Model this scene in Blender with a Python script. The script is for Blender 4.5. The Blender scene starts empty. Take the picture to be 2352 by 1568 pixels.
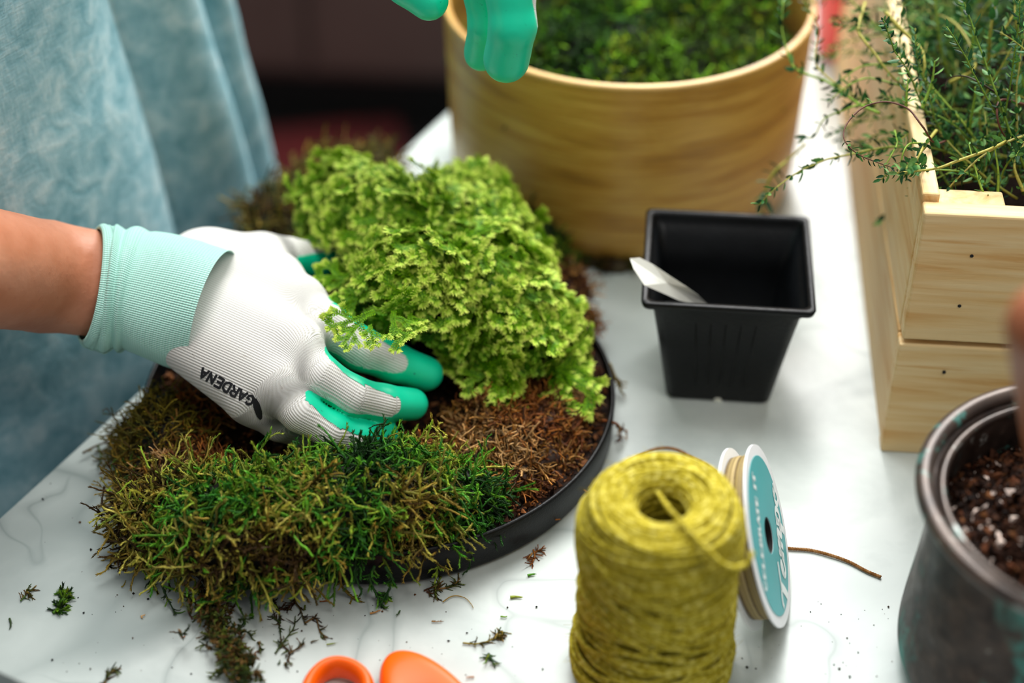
import bpy, bmesh, math, random
import numpy as np
from mathutils import Vector, Matrix

# ------------------------------------------------------------------ camera, light, exposure
FPX, PITCH, CAMH = 3920.0, math.radians(38), 0.60
SC = bpy.context.scene
COL = SC.collection
cam_d = bpy.data.cameras.new('camera'); cam = bpy.data.objects.new('camera', cam_d); COL.objects.link(cam)
cam.location = (0, 0, CAMH); cam.rotation_euler = (math.pi / 2 - PITCH, 0, 0)
cam_d.sensor_width = 36; cam_d.lens = FPX / 2352 * 36; cam_d.clip_start = 0.02
cam_d.dof.use_dof = True; cam_d.dof.focus_distance = 0.826; cam_d.dof.aperture_fstop = 2.7
SC.camera = cam
SC.view_settings.view_transform = 'Standard'; SC.view_settings.look = 'None'
SC.view_settings.gamma = 1; SC.view_settings.use_curve_mapping = False
SC.view_settings.exposure = 0.0
w = bpy.data.worlds.new('room_light'); SC.world = w; w.use_nodes = True
w.node_tree.nodes['Background'].inputs[0].default_value = (0.93, 0.97, 1.0, 1)
w.node_tree.nodes['Background'].inputs[1].default_value = 0.32

def area(name, loc, target, sx, sy, power, color):
    d = bpy.data.lights.new(name, 'AREA'); d.shape = 'RECTANGLE'; d.size = sx; d.size_y = sy
    d.energy = power; d.color = color
    o = bpy.data.objects.new(name, d); COL.objects.link(o); o.location = loc
    o.rotation_euler = (Vector(target) - Vector(loc)).to_track_quat('-Z', 'Y').to_euler()
    return o
area('window_light_back', (0.75, 2.7, 1.9), (0, .8, 0), 1.7, 1.3, 144, (1.0, 0.99, 0.97))
area('window_light_side', (.8, -0.2, 2.2), (0, .75, 0), 0.8, 0.8, 18, (1.0, 0.96, 0.9))
area('softbox_top', (-.15, 1.2, 1.8), (-.05, .8, 0), 0.9, 0.9, 30, (1.0, 1.0, 0.98))  # softbox added overhead to brighten the scene, not a window

FW = np.array([0, math.cos(PITCH), -math.sin(PITCH)]); UP = np.array([0, math.sin(PITCH), math.cos(PITCH)])
def at(px, py, z=0.0):
    """World point at height z above the table top (table top is z=0) measured from the photograph."""
    d = FW * FPX + np.array([1., 0, 0]) * (px - 1176) + UP * (784 - py)
    return np.array([0, 0, CAMH]) + d * ((z - CAMH) / d[2])

# ------------------------------------------------------------------ helpers
def lin(h):
    if isinstance(h, str):
        h = h.lstrip('#'); c = [int(h[i:i + 2], 16) / 255 for i in (0, 2, 4)]
    else: c = list(h)
    return tuple(x / 12.92 if x <= .04045 else ((x + .055) / 1.055) ** 2.4 for x in c)

WLOC = {}
def link(o, parent=None, loc=None):
    COL.objects.link(o)
    o.location = Vector(loc) if loc is not None else Vector((0, 0, 0))
    if parent is not None: o.parent = parent
    WLOC[o.name] = (WLOC[parent.name] if parent is not None else Vector((0, 0, 0))) + o.location
    return o
def tag(o, label=None, cat=None, group=None, kind=None):
    if label: o['label'] = label
    if cat: o['category'] = cat
    if group: o['group'] = group
    if kind: o['kind'] = kind
    return o
def thing(name, label, cat, loc, group=None, kind=None):
    o = bpy.data.objects.new(name, None); o.empty_display_size = .01
    link(o, None, loc); return tag(o, label, cat, group, kind)
def mesh_data(name, V, F, smooth=True, attrs=None, cols=None):
    V = np.asarray(V, np.float32); me = bpy.data.meshes.new(name)
    Fs = [np.asarray(F, np.int32)] if not isinstance(F, list) else [np.asarray(f, np.int32) for f in F if len(f)]
    nl = sum(f.size for f in Fs); npoly = sum(len(f) for f in Fs)
    me.vertices.add(len(V)); me.vertices.foreach_set('co', V.ravel())
    me.loops.add(nl); me.polygons.add(npoly)
    me.loops.foreach_set('vertex_index', np.concatenate([f.ravel() for f in Fs]))
    tot = np.concatenate([np.full(len(f), f.shape[1], np.int32) for f in Fs])
    st = np.concatenate([[0], np.cumsum(tot)[:-1]]).astype(np.int32)
    me.polygons.foreach_set('loop_start', st)
    me.polygons.foreach_set('use_smooth', np.full(npoly, smooth, bool))
    for k, a in (attrs or {}).items():
        t = me.attributes.new(k, 'FLOAT', 'POINT'); t.data.foreach_set('value', np.asarray(a, np.float32))
    if cols is not None:
        t = me.color_attributes.new('Col', 'FLOAT_COLOR', 'POINT')
        c = np.ones((len(V), 4), np.float32); c[:, :3] = cols; t.data.foreach_set('color', c.ravel())
    me.update(calc_edges=True); me.validate(); return me
def mk(name, V, F, mat, parent=None, loc=None, smooth=True, attrs=None, cols=None, **tg):
    """V in world coordinates. A top-level mesh gets its origin at loc, a part takes its parent's origin."""
    V = np.asarray(V, float)
    base = np.array(WLOC[parent.name]) if parent is not None else (np.array(loc, float) if loc is not None else V.mean(0))
    o = bpy.data.objects.new(name, mesh_data(name, V - base, F, smooth, attrs, cols))
    if parent is None: link(o, None, base)
    else: link(o, parent)
    if mat: o.data.materials.append(mat)
    return tag(o, **tg)

def join(parts):
    V = []; F3 = []; F4 = []; n = 0
    for v, f in parts:
        V.append(np.asarray(v, float))
        for g in (f if isinstance(f, list) else [f]):
            g = np.asarray(g)
            if len(g): (F3 if g.shape[1] == 3 else F4).append(g + n)
        n += len(v)
    return np.concatenate(V), [np.concatenate(x) for x in (F3, F4) if x]

def bm_out(bm):
    bm.verts.ensure_lookup_table()
    V = np.array([v.co[:] for v in bm.verts]); fs = {}
    for f in bm.faces: fs.setdefault(len(f.verts), []).append([v.index for v in f.verts])
    bm.free(); return V, [np.array(x) for x in fs.values()]
def box(c, u, v, wv, sx, sy, sz, bev=.0008, seg=2):
    """Box centred at c with axes u, v, w (unit) and full sizes, edges rounded."""
    bm = bmesh.new(); bmesh.ops.create_cube(bm, size=1)
    for q in bm.verts: q.co = Vector((q.co.x * sx, q.co.y * sy, q.co.z * sz))
    if bev: bmesh.ops.bevel(bm, geom=bm.edges[:], offset=bev, segments=seg, affect='EDGES', profile=.5)
    for i, q in enumerate(bm.verts): q.index = i
    V, F = bm_out(bm)
    M = np.array([u, v, wv], float)
    return V @ M + np.asarray(c, float), F
X3, Y3, Z3 = np.eye(3)

def lathe(prof, c, n=96, closed=False):
    P = np.asarray(prof, float); t = np.linspace(0, 2 * np.pi, n, endpoint=False)
    V = np.stack([P[:, None, 0] * np.cos(t), P[:, None, 0] * np.sin(t), np.repeat(P[:, 1:2], n, 1)], -1).reshape(-1, 3) + np.asarray(c)
    m = len(P); q = []
    rows = range(m if closed else m - 1)
    for i in rows:
        a = i * n + np.arange(n); b = i * n + (np.arange(n) + 1) % n; k = ((i + 1) % m) * n
        q.append(np.stack([a, b, b - i * n + k, a - i * n + k], 1))
    return V, np.concatenate(q)
def smooth_path(P, n):
    """Catmull-Rom through the rows of P, n samples."""
    P = np.asarray(P, float); m = len(P)
    E = np.vstack([2 * P[0] - P[1], P, 2 * P[-1] - P[-2]])
    t = np.linspace(0, m - 1 - 1e-6, n); i = t.astype(int); f = (t - i)[:, None]
    a, b, c, d = E[i], E[i + 1], E[i + 2], E[i + 3]
    return .5 * (2 * b + (c - a) * f + (2 * a - 5 * b + 4 * c - d) * f ** 2 + (3 * b - a - 3 * c + d) * f ** 3)
def tube(P, R, sides=8, closed=False, cap=True, up=(0.13, .21, 1), flat=1.0):
    P = np.asarray(P, float); n = len(P); R = np.broadcast_to(np.asarray(R, float), (n,))
    T = (np.roll(P, -1, 0) - np.roll(P, 1, 0)) if closed else np.gradient(P, axis=0)
    T /= np.linalg.norm(T, axis=1, keepdims=True) + 1e-12
    N = np.cross(T, up); N /= np.linalg.norm(N, axis=1, keepdims=True) + 1e-12
    B = np.cross(T, N); a = np.linspace(0, 2 * np.pi, sides, endpoint=False)
    V = P[:, None] + R[:, None, None] * (np.cos(a)[None, :, None] * N[:, None] + flat * np.sin(a)[None, :, None] * B[:, None])
    V = V.reshape(-1, 3); k = np.arange(sides); k2 = (k + 1) % sides; q = []
    for i in range(n if closed else n - 1):
        j = (i + 1) % n
        q.append(np.stack([i * sides + k, i * sides + k2, j * sides + k2, j * sides + k], 1))
    F = [np.concatenate(q)]
    if cap and not closed:
        V = np.vstack([V, P[:1], P[-1:]]); m = n * sides
        F.append(np.vstack([np.stack([k2, k, np.full(sides, m)], 1), np.stack([(n - 1) * sides + k, (n - 1) * sides + k2, np.full(sides, m + 1)], 1)]))
    return V, F

# value noise, vectorised
_rs = np.random.RandomState(7); _LAT = _rs.rand(32, 32, 32)
def vnoise(P, s=1.0, seed=0):
    Q = np.asarray(P) * s + seed * 7.31; i = np.floor(Q).astype(int); f = Q - i; f = f * f * (3 - 2 * f); r = 0
    for dx in (0, 1):
        for dy in (0, 1):
            for dz in (0, 1):
                wgt = (f[..., 0] if dx else 1 - f[..., 0]) * (f[..., 1] if dy else 1 - f[..., 1]) * (f[..., 2] if dz else 1 - f[..., 2])
                r = r + wgt * _LAT[(i[..., 0] + dx) % 32, (i[..., 1] + dy) % 32, (i[..., 2] + dz) % 32]
    return r * 2 - 1
def fbm(P, s, seed=0, o=3):
    return sum(vnoise(P, s * 2 ** k, seed + k) / 2 ** k for k in range(o))

# surface nets
def surface_nets(fn, lo, hi, h):
    lo = np.array(lo, float); n = np.ceil((np.array(hi) - lo) / h).astype(int) + 1
    xs = [lo[i] + h * np.arange(n[i]) for i in range(3)]
    D = np.empty(n, np.float32)
    for s in range(0, n[0], 24):
        G = np.stack(np.meshgrid(xs[0][s:s + 24], xs[1], xs[2], indexing='ij'), -1); D[s:s + 24] = fn(G)
    S = D < 0
    c = np.zeros(n - 1, int)
    for dx in (0, 1):
        for dy in (0, 1):
            for dz in (0, 1): c += S[dx:n[0] - 1 + dx, dy:n[1] - 1 + dy, dz:n[2] - 1 + dz]
    act = (c > 0) & (c < 8); idx = -np.ones(act.shape, int); cells = np.argwhere(act); idx[act] = np.arange(len(cells))
    acc = np.zeros((len(cells), 3)); cnt = np.zeros(len(cells)); cor = [(a, b, d) for a in (0, 1) for b in (0, 1) for d in (0, 1)]
    for a in range(8):
        for ax in range(3):
            A = cor[a]
            if A[ax]: continue
            B = list(A); B[ax] = 1
            da = D[tuple((cells + A).T)]; db = D[tuple((cells + B).T)]
            m = (da < 0) != (db < 0); t = np.where(m, da / np.where(m, da - db, 1), 0)
            p = np.array(A, float)[None] + t[:, None] * (np.array(B) - np.array(A))
            acc += p * m[:, None]; cnt += m
    V = lo + h * (cells + acc / cnt[:, None])
    Q = []
    for ax in range(3):
        o1, o2 = [(1, 2), (2, 0), (0, 1)][ax]
        sl = [slice(1, n[i] - 1) for i in range(3)]; sl[ax] = slice(0, n[ax] - 1); s2 = list(sl); s2[ax] = slice(1, n[ax])
        a = S[tuple(sl)]; b = S[tuple(s2)]; e = np.argwhere(a != b); off = np.array([1, 1, 1]); off[ax] = 0; e = e + off
        fl = S[tuple(e.T)]
        u = np.zeros(3, int); u[o1] = 1; v = np.zeros(3, int); v[o2] = 1
        q = np.stack([idx[tuple((e - u - v).T)], idx[tuple((e - v).T)], idx[tuple(e.T)], idx[tuple((e - u).T)]], 1)
        q[~fl] = q[~fl][:, ::-1]; Q.append(q)
    return V, np.concatenate(Q)
def seg_d(P, a, b, ra, rb, flat=None):
    a = np.asarray(a, float); b = np.asarray(b, float); d = b - a
    t = np.clip(((P - a) @ d) / (d @ d), 0, 1); q = P - a - t[..., None] * d
    if flat is not None:
        nv, k = flat; s = q @ nv; q = q + (s * (k - 1))[..., None] * nv
    return np.sqrt((q * q).sum(-1)) - (ra + (rb - ra) * t), t
def smin(a, b, k):
    h = np.clip(.5 + .5 * (b - a) / k, 0, 1); return b + (a - b) * h - k * h * (1 - h)

# ------------------------------------------------------------------ materials
class NT:
    def __init__(s, name):
        s.m = bpy.data.materials.new(name); s.m.use_nodes = True; s.t = s.m.node_tree; s.n = s.t.nodes; s.b = s.n['Principled BSDF']
    def node(s, ty, **kw):
        x = s.n.new(ty)
        for k, v in kw.items(): setattr(x, k, v)
        return x
    def l(s, a, b): s.t.links.new(a, b)
    def coord(s, scale=(1, 1, 1), rot=(0, 0, 0)):
        c = s.node('ShaderNodeTexCoord'); m = s.node('ShaderNodeMapping'); m.inputs['Scale'].default_value = scale; m.inputs['Rotation'].default_value = rot
        s.l(c.outputs['Object'], m.inputs['Vector']); return m.outputs[0]
    def noise(s, vec, scale, detail=4, rough=.55, dist=0):
        x = s.node('ShaderNodeTexNoise'); x.inputs['Scale'].default_value = scale; x.inputs['Detail'].default_value = detail
        x.inputs['Roughness'].default_value = rough; x.inputs['Distortion'].default_value = dist
        if vec is not None: s.l(vec, x.inputs['Vector'])
        return x.outputs['Fac']
    def ramp(s, fac, stops, interp='LINEAR'):
        r = s.node('ShaderNodeValToRGB'); r.color_ramp.interpolation = interp; e = r.color_ramp.elements
        full = lambda c: (*((c,) * 3 if isinstance(c, (int, float)) else c), 1)
        e[0].position = stops[0][0]; e[0].color = full(stops[0][1]); e[1].position = stops[-1][0]; e[1].color = full(stops[-1][1])
        for p, c in stops[1:-1]: k = e.new(p); k.color = full(c)
        s.l(fac, r.inputs[0]); return r.outputs[0]
    def mix(s, fac, a, b, mode='MIX'):
        x = s.node('ShaderNodeMix', data_type='RGBA', blend_type=mode)
        for sock, v in ((x.inputs[0], fac), (x.inputs[6], a), (x.inputs[7], b)):
            if hasattr(v, 'is_linked') or hasattr(v, 'links'): s.l(v, sock)
            elif isinstance(v, (int, float)): sock.default_value = v if sock.type == 'VALUE' else (v, v, v, 1)
            else: sock.default_value = (*v, 1)
        return x.outputs[2]
    def math(s, op, a, b=0.0, c=0.0):
        x = s.node('ShaderNodeMath', operation=op)
        for sock, v in zip(x.inputs, (a, b, c)):
            if isinstance(v, (int, float)): sock.default_value = v
            else: s.l(v, sock)
        return x.outputs[0]
    def attr(s, name): 
        a = s.node('ShaderNodeAttribute'); a.attribute_name = name; return a
    def bump(s, h, dist, strength=1, prev=None):
        b = s.node('ShaderNodeBump'); b.inputs['Distance'].default_value = dist; b.inputs['Strength'].default_value = strength
        s.l(h, b.inputs['Height'])
        if prev is not None: s.l(prev, b.inputs['Normal'])
        return b.outputs[0]
    def set(s, **kw):
        for k, v in kw.items():
            i = s.b.inputs[k.replace('_', ' ')]
            if hasattr(v, 'links'): s.l(v, i)
            elif isinstance(v, tuple) and len(v) == 3: i.default_value = (*v, 1) if i.type == 'RGBA' else v
            else: i.default_value = v
        return s.m

def plain(name, col, rough=.5, var=.12, scale=60, bumpd=0, bscale=400, spec=.5, metal=0, sheen=0):
    t = NT(name); v = t.coord(); n = t.noise(v, scale)
    c = lin(col); a = tuple(x * (1 - var) for x in c); b = tuple(min(1, x * (1 + var)) for x in c)
    kw = dict(Base_Color=t.ramp(n, [(.3, a), (.7, b)]), Roughness=rough, Specular_IOR_Level=spec, Metallic=metal)
    if bumpd: kw['Normal'] = t.bump(t.noise(v, bscale), bumpd)
    if sheen: kw['Sheen_Weight'] = sheen
    return t.set(**kw)

def vcol(name, rough=.6, trans=.0, spec=.3, gain=1.0):
    t = NT(name); a = t.attr('Col'); c = a.outputs['Color']
    n = t.noise(t.coord(), 900, 3); c = t.mix(1.0, c, t.ramp(n, [(.25, .65), (.75, 1.25)]), 'MULTIPLY')
    t.set(Base_Color=c, Roughness=rough, Specular_IOR_Level=spec)
    if trans:
        tr = t.node('ShaderNodeBsdfTranslucent'); t.l(c, tr.inputs['Color'])
        mx = t.node('ShaderNodeMixShader'); mx.inputs[0].default_value = trans
        t.l(t.b.outputs[0], mx.inputs[1]); t.l(tr.outputs[0], mx.inputs[2]); t.l(mx.outputs[0], t.n['Material Output'].inputs[0])
    return t.m
M = {}
M['moss'] = vcol('moss_strands', .6, .15); M['soil'] = vcol('soil_crumbs', .85, 0, .15); M['frond'] = vcol('spikemoss_leaf', .55, .2, .15)
M['leaf'] = vcol('thyme_leaf', .5, .15, .25)
M['dark_soil'] = plain('dark_soil', '#1a0f09', .95, .5, 300, .002, 500, .1)

def marble():
    t = NT('white_marble'); v = t.coord()
    n1 = t.noise(v, 5, 6, .6, .6)
    base = t.ramp(n1, [(.3, lin('#b3bcb8')), (.5, lin('#c8d0cc')), (.7, lin('#d3d9d5'))])
    wv = t.noise(v, 3.1, 3, .5, .6); vein = t.ramp(t.math('ABSOLUTE', t.math('SUBTRACT', wv, .5)), [(0, 1.0), (.006, .6), (.03, 0)])
    w2 = t.noise(t.coord(rot=(.3, .2, .9)), 6.5, 3, .5, .5); v2 = t.ramp(t.math('ABSOLUTE', t.math('SUBTRACT', w2, .47)), [(0, .8), (.004, .4), (.02, 0)])
    msk = t.ramp(t.noise(v, 4.0, 2), [(.42, 0.), (.62, 1.)])
    f = t.math('MULTIPLY', t.math('MAXIMUM', vein, v2), msk); f = t.math('MULTIPLY', f, .75)
    c = t.mix(f, base, lin('#7e8987'))
    cloud = t.ramp(t.noise(v, 14, 5, .6, .4), [(.46, 0.), (.7, .5)]); c = t.mix(cloud, c, lin('#99a3a1'))
    return t.set(Base_Color=c, Roughness=.3, Specular_IOR_Level=.45, Coat_Weight=.0)
M['marble'] = marble()

def knit_white():
    t = NT('knit_glove_with_latex_coat')
    coat = t.attr('coat').outputs['Fac']; rib = t.attr('rib').outputs['Fac']; al = t.attr('along').outputs['Fac']
    v = t.coord(); n = t.noise(v, 900, 3); cf = t.math('ADD', coat, t.math('MULTIPLY', t.math('SUBTRACT', n, .5), .10))
    mask = t.ramp(cf, [(.49, 0.), (.53, 1.)])
    r = t.math('SINE', t.math('MULTIPLY', rib, 2 * math.pi / .00125)); a = t.math('SINE', t.math('MULTIPLY', al, 2 * math.pi / .0009))
    knit = t.math('ADD', t.math('MULTIPLY', r, .6), t.math('MULTIPLY', a, .25))
    wc = t.ramp(knit, [(0.0, lin('#c9c6bd')), (.45, lin('#dedcd6')), (1, lin('#e9e8e4'))])
    ch = t.math('MULTIPLY', t.math('ADD', knit, .85), .6)
    wc = t.ramp(ch, [(0.0, lin('#c2beb4')), (.45, lin('#dfddd8')), (1, lin('#e8e7e3'))])
    dirt = t.ramp(t.noise(v, 260, 2), [(.72, 0.), (.78, .55)]); wc = t.mix(dirt, wc, lin('#8b7a66'))
    sp = t.ramp(t.noise(v, 420, 3), [(.66, 0.), (.74, .75)]); sp2 = t.ramp(t.noise(v, 60, 2), [(.45, 0.), (.6, 1.)])
    mc = t.mix(t.math('MULTIPLY', sp, sp2), lin('#06d6a6'), lin('#0b4a3a'))
    c = t.mix(mask, wc, mc)
    rough = t.ramp(mask, [(0, .8), (1, .36)])
    hb = t.math('MULTIPLY', t.math('SUBTRACT', 1.0, mask), knit)
    b1 = t.bump(hb, .00018); b2 = t.bump(t.math('MULTIPLY', mask, 1.0), .0004, 1, b1)
    b3 = t.bump(t.noise(v, 1500, 2), .00006, 1, b2)
    return t.set(Base_Color=c, Roughness=rough, Normal=b3, Specular_IOR_Level=.5, Subsurface_Weight=.0)
M['glove'] = knit_white()
def cuff_mat():
    t = NT('pale_mint_rib_knit'); r = t.attr('rib').outputs['Fac']; a = t.attr('along').outputs['Fac']
    k = t.math('ADD', t.math('MULTIPLY', t.math('SINE', t.math('MULTIPLY', r, 170)), .6), t.math('MULTIPLY', t.math('SINE', t.math('MULTIPLY', a, 2 * math.pi / .0011)), .3))
    ch = t.math('MULTIPLY', t.math('ADD', k, .9), .55)
    return t.set(Base_Color=t.ramp(ch, [(0, lin('#97dcc9')), (.5, lin('#b7eadc')), (1, lin('#d2f5ec'))]), Roughness=.85, Normal=t.bump(k, .00025), Specular_IOR_Level=.2)
M['cuff'] = cuff_mat()
def skin():
    t = NT('skin'); v = t.coord(); n = t.noise(v, 35, 5); n2 = t.noise(v, 260, 3)
    c = t.ramp(n, [(.3, lin('#bb7452')), (.7, lin('#cf8c6c'))]); c = t.mix(t.ramp(n2, [(.62, 0.), (.75, .35)]), c, lin('#a85f45'))
    return t.set(Base_Color=c, Roughness=.5, Subsurface_Weight=.1, Subsurface_Radius=(.006, .003, .002), Subsurface_Scale=.5, Normal=t.bump(n2, .0003))
M['skin'] = skin()
def linen():
    t = NT('chambray_linen'); v = t.coord(); c1 = t.noise(t.coord((1, 1, .12)), 900, 2); c2 = t.noise(t.coord((.15, .15, 1)), 900, 2)
    n = t.noise(v, 55, 5, .65, .5); n2 = t.noise(v, 14, 3)
    weave = t.math('MULTIPLY', t.math('ADD', c1, c2), .5)
    f = t.math('ADD', t.math('MULTIPLY', n, .75), t.math('MULTIPLY', weave, .25))
    c = t.ramp(f, [(.33, lin('#6a9fad')), (.5, lin('#9cc5d0')), (.66, lin('#cde4e9'))])
    return t.set(Base_Color=c, Roughness=.9, Specular_IOR_Level=.1, Normal=t.bump(n, .0016, .6, t.bump(weave, .0006)))
M['linen'] = linen()
def bamboo():
    t = NT('spun_bamboo'); v = t.coord((1, 1, 9), (.02, .025, 0)); n = t.noise(v, 9, 5, .6, .5); fine = t.noise(t.coord((1, 1, 30)), 22, 3)
    c = t.ramp(n, [(.34, lin('#8a5c18')), (.46, lin('#bd8a30')), (.62, lin('#deb356'))]); c = t.mix(.3, c, t.ramp(fine, [(.3, lin('#7d561f')), (.7, lin('#ddb566'))]))
    return t.set(Base_Color=c, Roughness=.33, Specular_IOR_Level=.5, Normal=t.bump(fine, .0004))
M['bamboo'] = bamboo()
M['bamboo_rim'] = plain('bamboo_rim', '#cda35c', .4, .12, 80)
M['black_plastic'] = plain('black_plastic', '#0b0d0f', .36, .2, 90, .0002, 500, .18)
M['tray_plastic'] = plain('tray_plastic', '#050607', .42, .2, 90, .0002, 900, .18)
M['tag_white'] = plain('white_plastic', '#e9eae0', .4, .03)
def pine(name, along):
    t = NT(name); sc = [14, 14, 14]; sc[along] = 1.0
    v = t.coord(tuple(sc), (.03, .02, .04)); n = t.noise(v, 6, 6, .55, .6); f = t.noise(v, 22, 3)
    c = t.ramp(n, [(.34, lin('#cf9c58')), (.44, lin('#dfbb80')), (.58, lin('#e6cb98')), (.68, lin('#d6a765'))]); c = t.mix(.15, c, t.ramp(f, [(.3, lin('#c79a5c')), (.7, lin('#f3e0b8'))]))
    return t.set(Base_Color=c, Roughness=.55, Specular_IOR_Level=.3, Normal=t.bump(f, .0004))
M['pine_x'] = pine('pine_grain_across', 0); M['pine_y'] = pine('pine_grain_lengthwise', 1); M['pine_z'] = pine('pine_end_grain', 2)
def copper():
    t = NT('patinated_copper'); v = t.coord(); n = t.noise(v, 38, 6, .62, .4); n2 = t.noise(t.coord((1, 1, .4)), 16, 5, .6, .3); n3 = t.noise(v, 120, 4)
    c = t.ramp(n3, [(.3, lin('#231b18')), (.55, lin('#3b2f29')), (.75, lin('#54453c'))])
    pat = t.math('MULTIPLY', t.ramp(n, [(.5, 0.), (.6, 1.)]), t.ramp(n2, [(.47, 0.), (.58, .95)]))
    c = t.mix(pat, c, lin('#3f9085'))
    wh = t.math('MULTIPLY', t.ramp(n3, [(.6, 0.), (.66, 1.)]), t.ramp(n, [(.3, 1.), (.42, 0.)])); c = t.mix(wh, c, lin('#c8cdc8'))
    return t.set(Base_Color=c, Roughness=t.ramp(n, [(.3, .32), (.7, .7)]), Metallic=t.ramp(pat, [(0, .55), (1, 0.)]), Normal=t.bump(n3, .0005))
M['copper'] = copper()
def copper_rim():
    t = NT('worn_copper_rim'); v = t.coord(); n = t.noise(v, 60, 5); n2 = t.noise(v, 30, 4)
    c = t.ramp(n, [(.3, lin('#2c2420')), (.6, lin('#4d4038')), (.8, lin('#6b6058'))]); c = t.mix(t.ramp(n2, [(.6, 0.), (.7, .8)]), c, lin('#c9d6d2'))
    c = t.mix(t.ramp(t.noise(v, 75, 3), [(.6, 0.), (.66, .7)]), c, lin('#4f9389'))
    return t.set(Base_Color=c, Roughness=.36, Metallic=.35, Normal=t.bump(n, .0004))
M['copper_rim'] = copper_rim()
def jute(name, lo, mid, hi):
    t = NT(name); v = t.coord(); n = t.noise(v, 420, 4); n2 = t.noise(v, 60, 4)
    c = t.ramp(n, [(.28, lin(lo)), (.5, lin(mid)), (.72, lin(hi))]); c = t.mix(t.ramp(n2, [(.35, .0), (.65, .25)]), c, lin(lo))
    return t.set(Base_Color=c, Roughness=.9, Specular_IOR_Level=.1, Normal=t.bump(n, .0009), Sheen_Weight=.0)
M['twine'] = jute('chartreuse_jute', '#776a12', '#b3a430', '#dacf72')
M['twine_dark'] = jute('shaded_inner_jute', '#3c350a', '#6a6114', '#8a8020')  # darker copy of the twine colour, painting shade between strands and in the hole
M['jute'] = jute('natural_jute', '#6b4322', '#9c6d3d', '#c2966a')
M['orange'] = plain('orange_plastic', '#e85a02', .4, .03, 40, 0, 1, .3)
M['steel'] = plain('steel', '#9aa0a3', .25, .1, 40, 0, 1, .5, 1)
M['card_white'] = plain('white_card', '#e9ebec', .5, .02)
M['teal'] = plain('teal_print', '#009ea2', .4, .04)
M['print_white'] = plain('white_print', '#eef7f5', .5, .01)
M['print_black'] = plain('black_print', '#1a1b20', .7, .2)
M['core'] = plain('dark_card_and_hole_shade', '#130f0d', .9, .2)  # dark hub card; also paints the shade in the hub hole
def ribbon():
    t = NT('gold_ribbon'); s = t.attr('rib').outputs['Fac']; a = t.attr('along').outputs['Fac']
    e = t.math('ABSOLUTE', t.math('SUBTRACT', s, .5))  # 0 centre .5 edge
    st = t.ramp(e, [(0, 1.), (.045, 1.), (.065, 0.), (.17, 0.), (.185, .6), (.235, .6), (.25, 0.), (.33, 0.), (.36, 1.), (.5, 1.)])
    g = t.noise(t.coord(), 1600, 2); st = t.math('MULTIPLY', st, t.ramp(g, [(.35, .4), (.6, 1.)]))
    c = t.mix(st, lin('#a8925c'), lin('#4e360c'))
    return t.set(Base_Color=c, Roughness=.4, Metallic=.15, Normal=t.bump(t.math('ADD', g, t.math('SINE', t.math('MULTIPLY', a, 6000))), .0001))
M['ribbon'] = ribbon()
M['plaster'] = plain('pale_plaster', '#c9c6c0', .9, .03, 3)
M['floor'] = plain('dark_floor', '#0d0a0a', .6, .3, 6)
M['rug'] = plain('dark_red_rug', '#5a1012', .95, .3, 12)
M['cabinet'] = plain('dark_brown_lacquer', '#5c4d48', .5, .15, 4)
M['black_kick'] = plain('black_kick', '#050505', .7, .1, 4)
M['red_glaze'] = plain('red_glaze', '#e8463c', .35, .05)
M['wood_brown'] = plain('reddish_brown_wood', '#9a5a38', .5, .15, 30)
M['stem'] = plain('yellow_green_stem', '#a9a445', .5, .2, 300)
M['green_stem'] = plain('fresh_green_stem', '#8aa93a', .5, .2, 300)
M['brown_stem'] = plain('brown_woody_stem', '#6a4638', .6, .2, 300)

# ------------------------------------------------------------------ the setting
K = np.array([-.2997, .5476, 0]); az = math.radians(28.1)
E1 = np.array([math.sin(az), math.cos(az), 0]); NN = np.array([math.cos(az), -math.sin(az), 0])
FLOORZ = -.90
V, F = box((0, 1.4, FLOORZ - .02), X3, Y3, Z3, 6, 6, .04, 0)
mk('floor', V, F, M['floor'], loc=(0, 1.4, FLOORZ), smooth=False, kind='structure')
V, F = box((-.75, 1.95, FLOORZ + .006), np.array([.98, .17, 0]), np.array([-.17, .98, 0]), Z3, 1.3, .95, .012, .004)
for nm_, c0_, sx_, sy_ in (('wall_back', (0, 4.42, .4), 6, .04), ('wall_left', (-3.02, 1.4, .4), .04, 6)):
    V2, F2 = box(c0_, X3, Y3, Z3, sx_, sy_, 2.6, 0); mk(nm_, V2, F2, M['plaster'], loc=c0_, smooth=False, kind='structure')
mk('floor_rug', V, F, M['rug'], loc=(-.75, 1.95, FLOORZ), label='dark red rug lying on the dark floor beyond the table', cat='rug')
tb = thing('table', 'white marble topped table strewn with moss scraps', 'table', (0.25, 1.1, FLOORZ))
c = K + E1 * .908 + NN * .6 + np.array([0, 0, -.015])
V, F = box(c, NN, E1, Z3, 1.2, 1.8, .03, .002, 2); mk('tabletop', V, F, M['marble'], tb)
for a, b in ((.08, .08), (1.12, .08), (.08, 1.72), (1.12, 1.72)):
    V, F = box(K + E1 * b + NN * a + np.array([0, 0, (FLOORZ - .03) / 2]), NN, E1, Z3, .06, .06, -FLOORZ - .03, .004); mk('leg', V, F, M['black_kick'], tb)
cb = thing('cabinet', 'dark brown cabinet standing on the floor behind the table', 'cabinet', (-.3, 2.7, FLOORZ))
u = np.array([.995, -.09, 0]); v_ = np.array([.09, .995, 0])
V, F = box((-.3, 2.75, -.34), u, v_, Z3, 2.4, .55, .88, .004); mk('body', V, F, M['cabinet'], cb)
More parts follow.
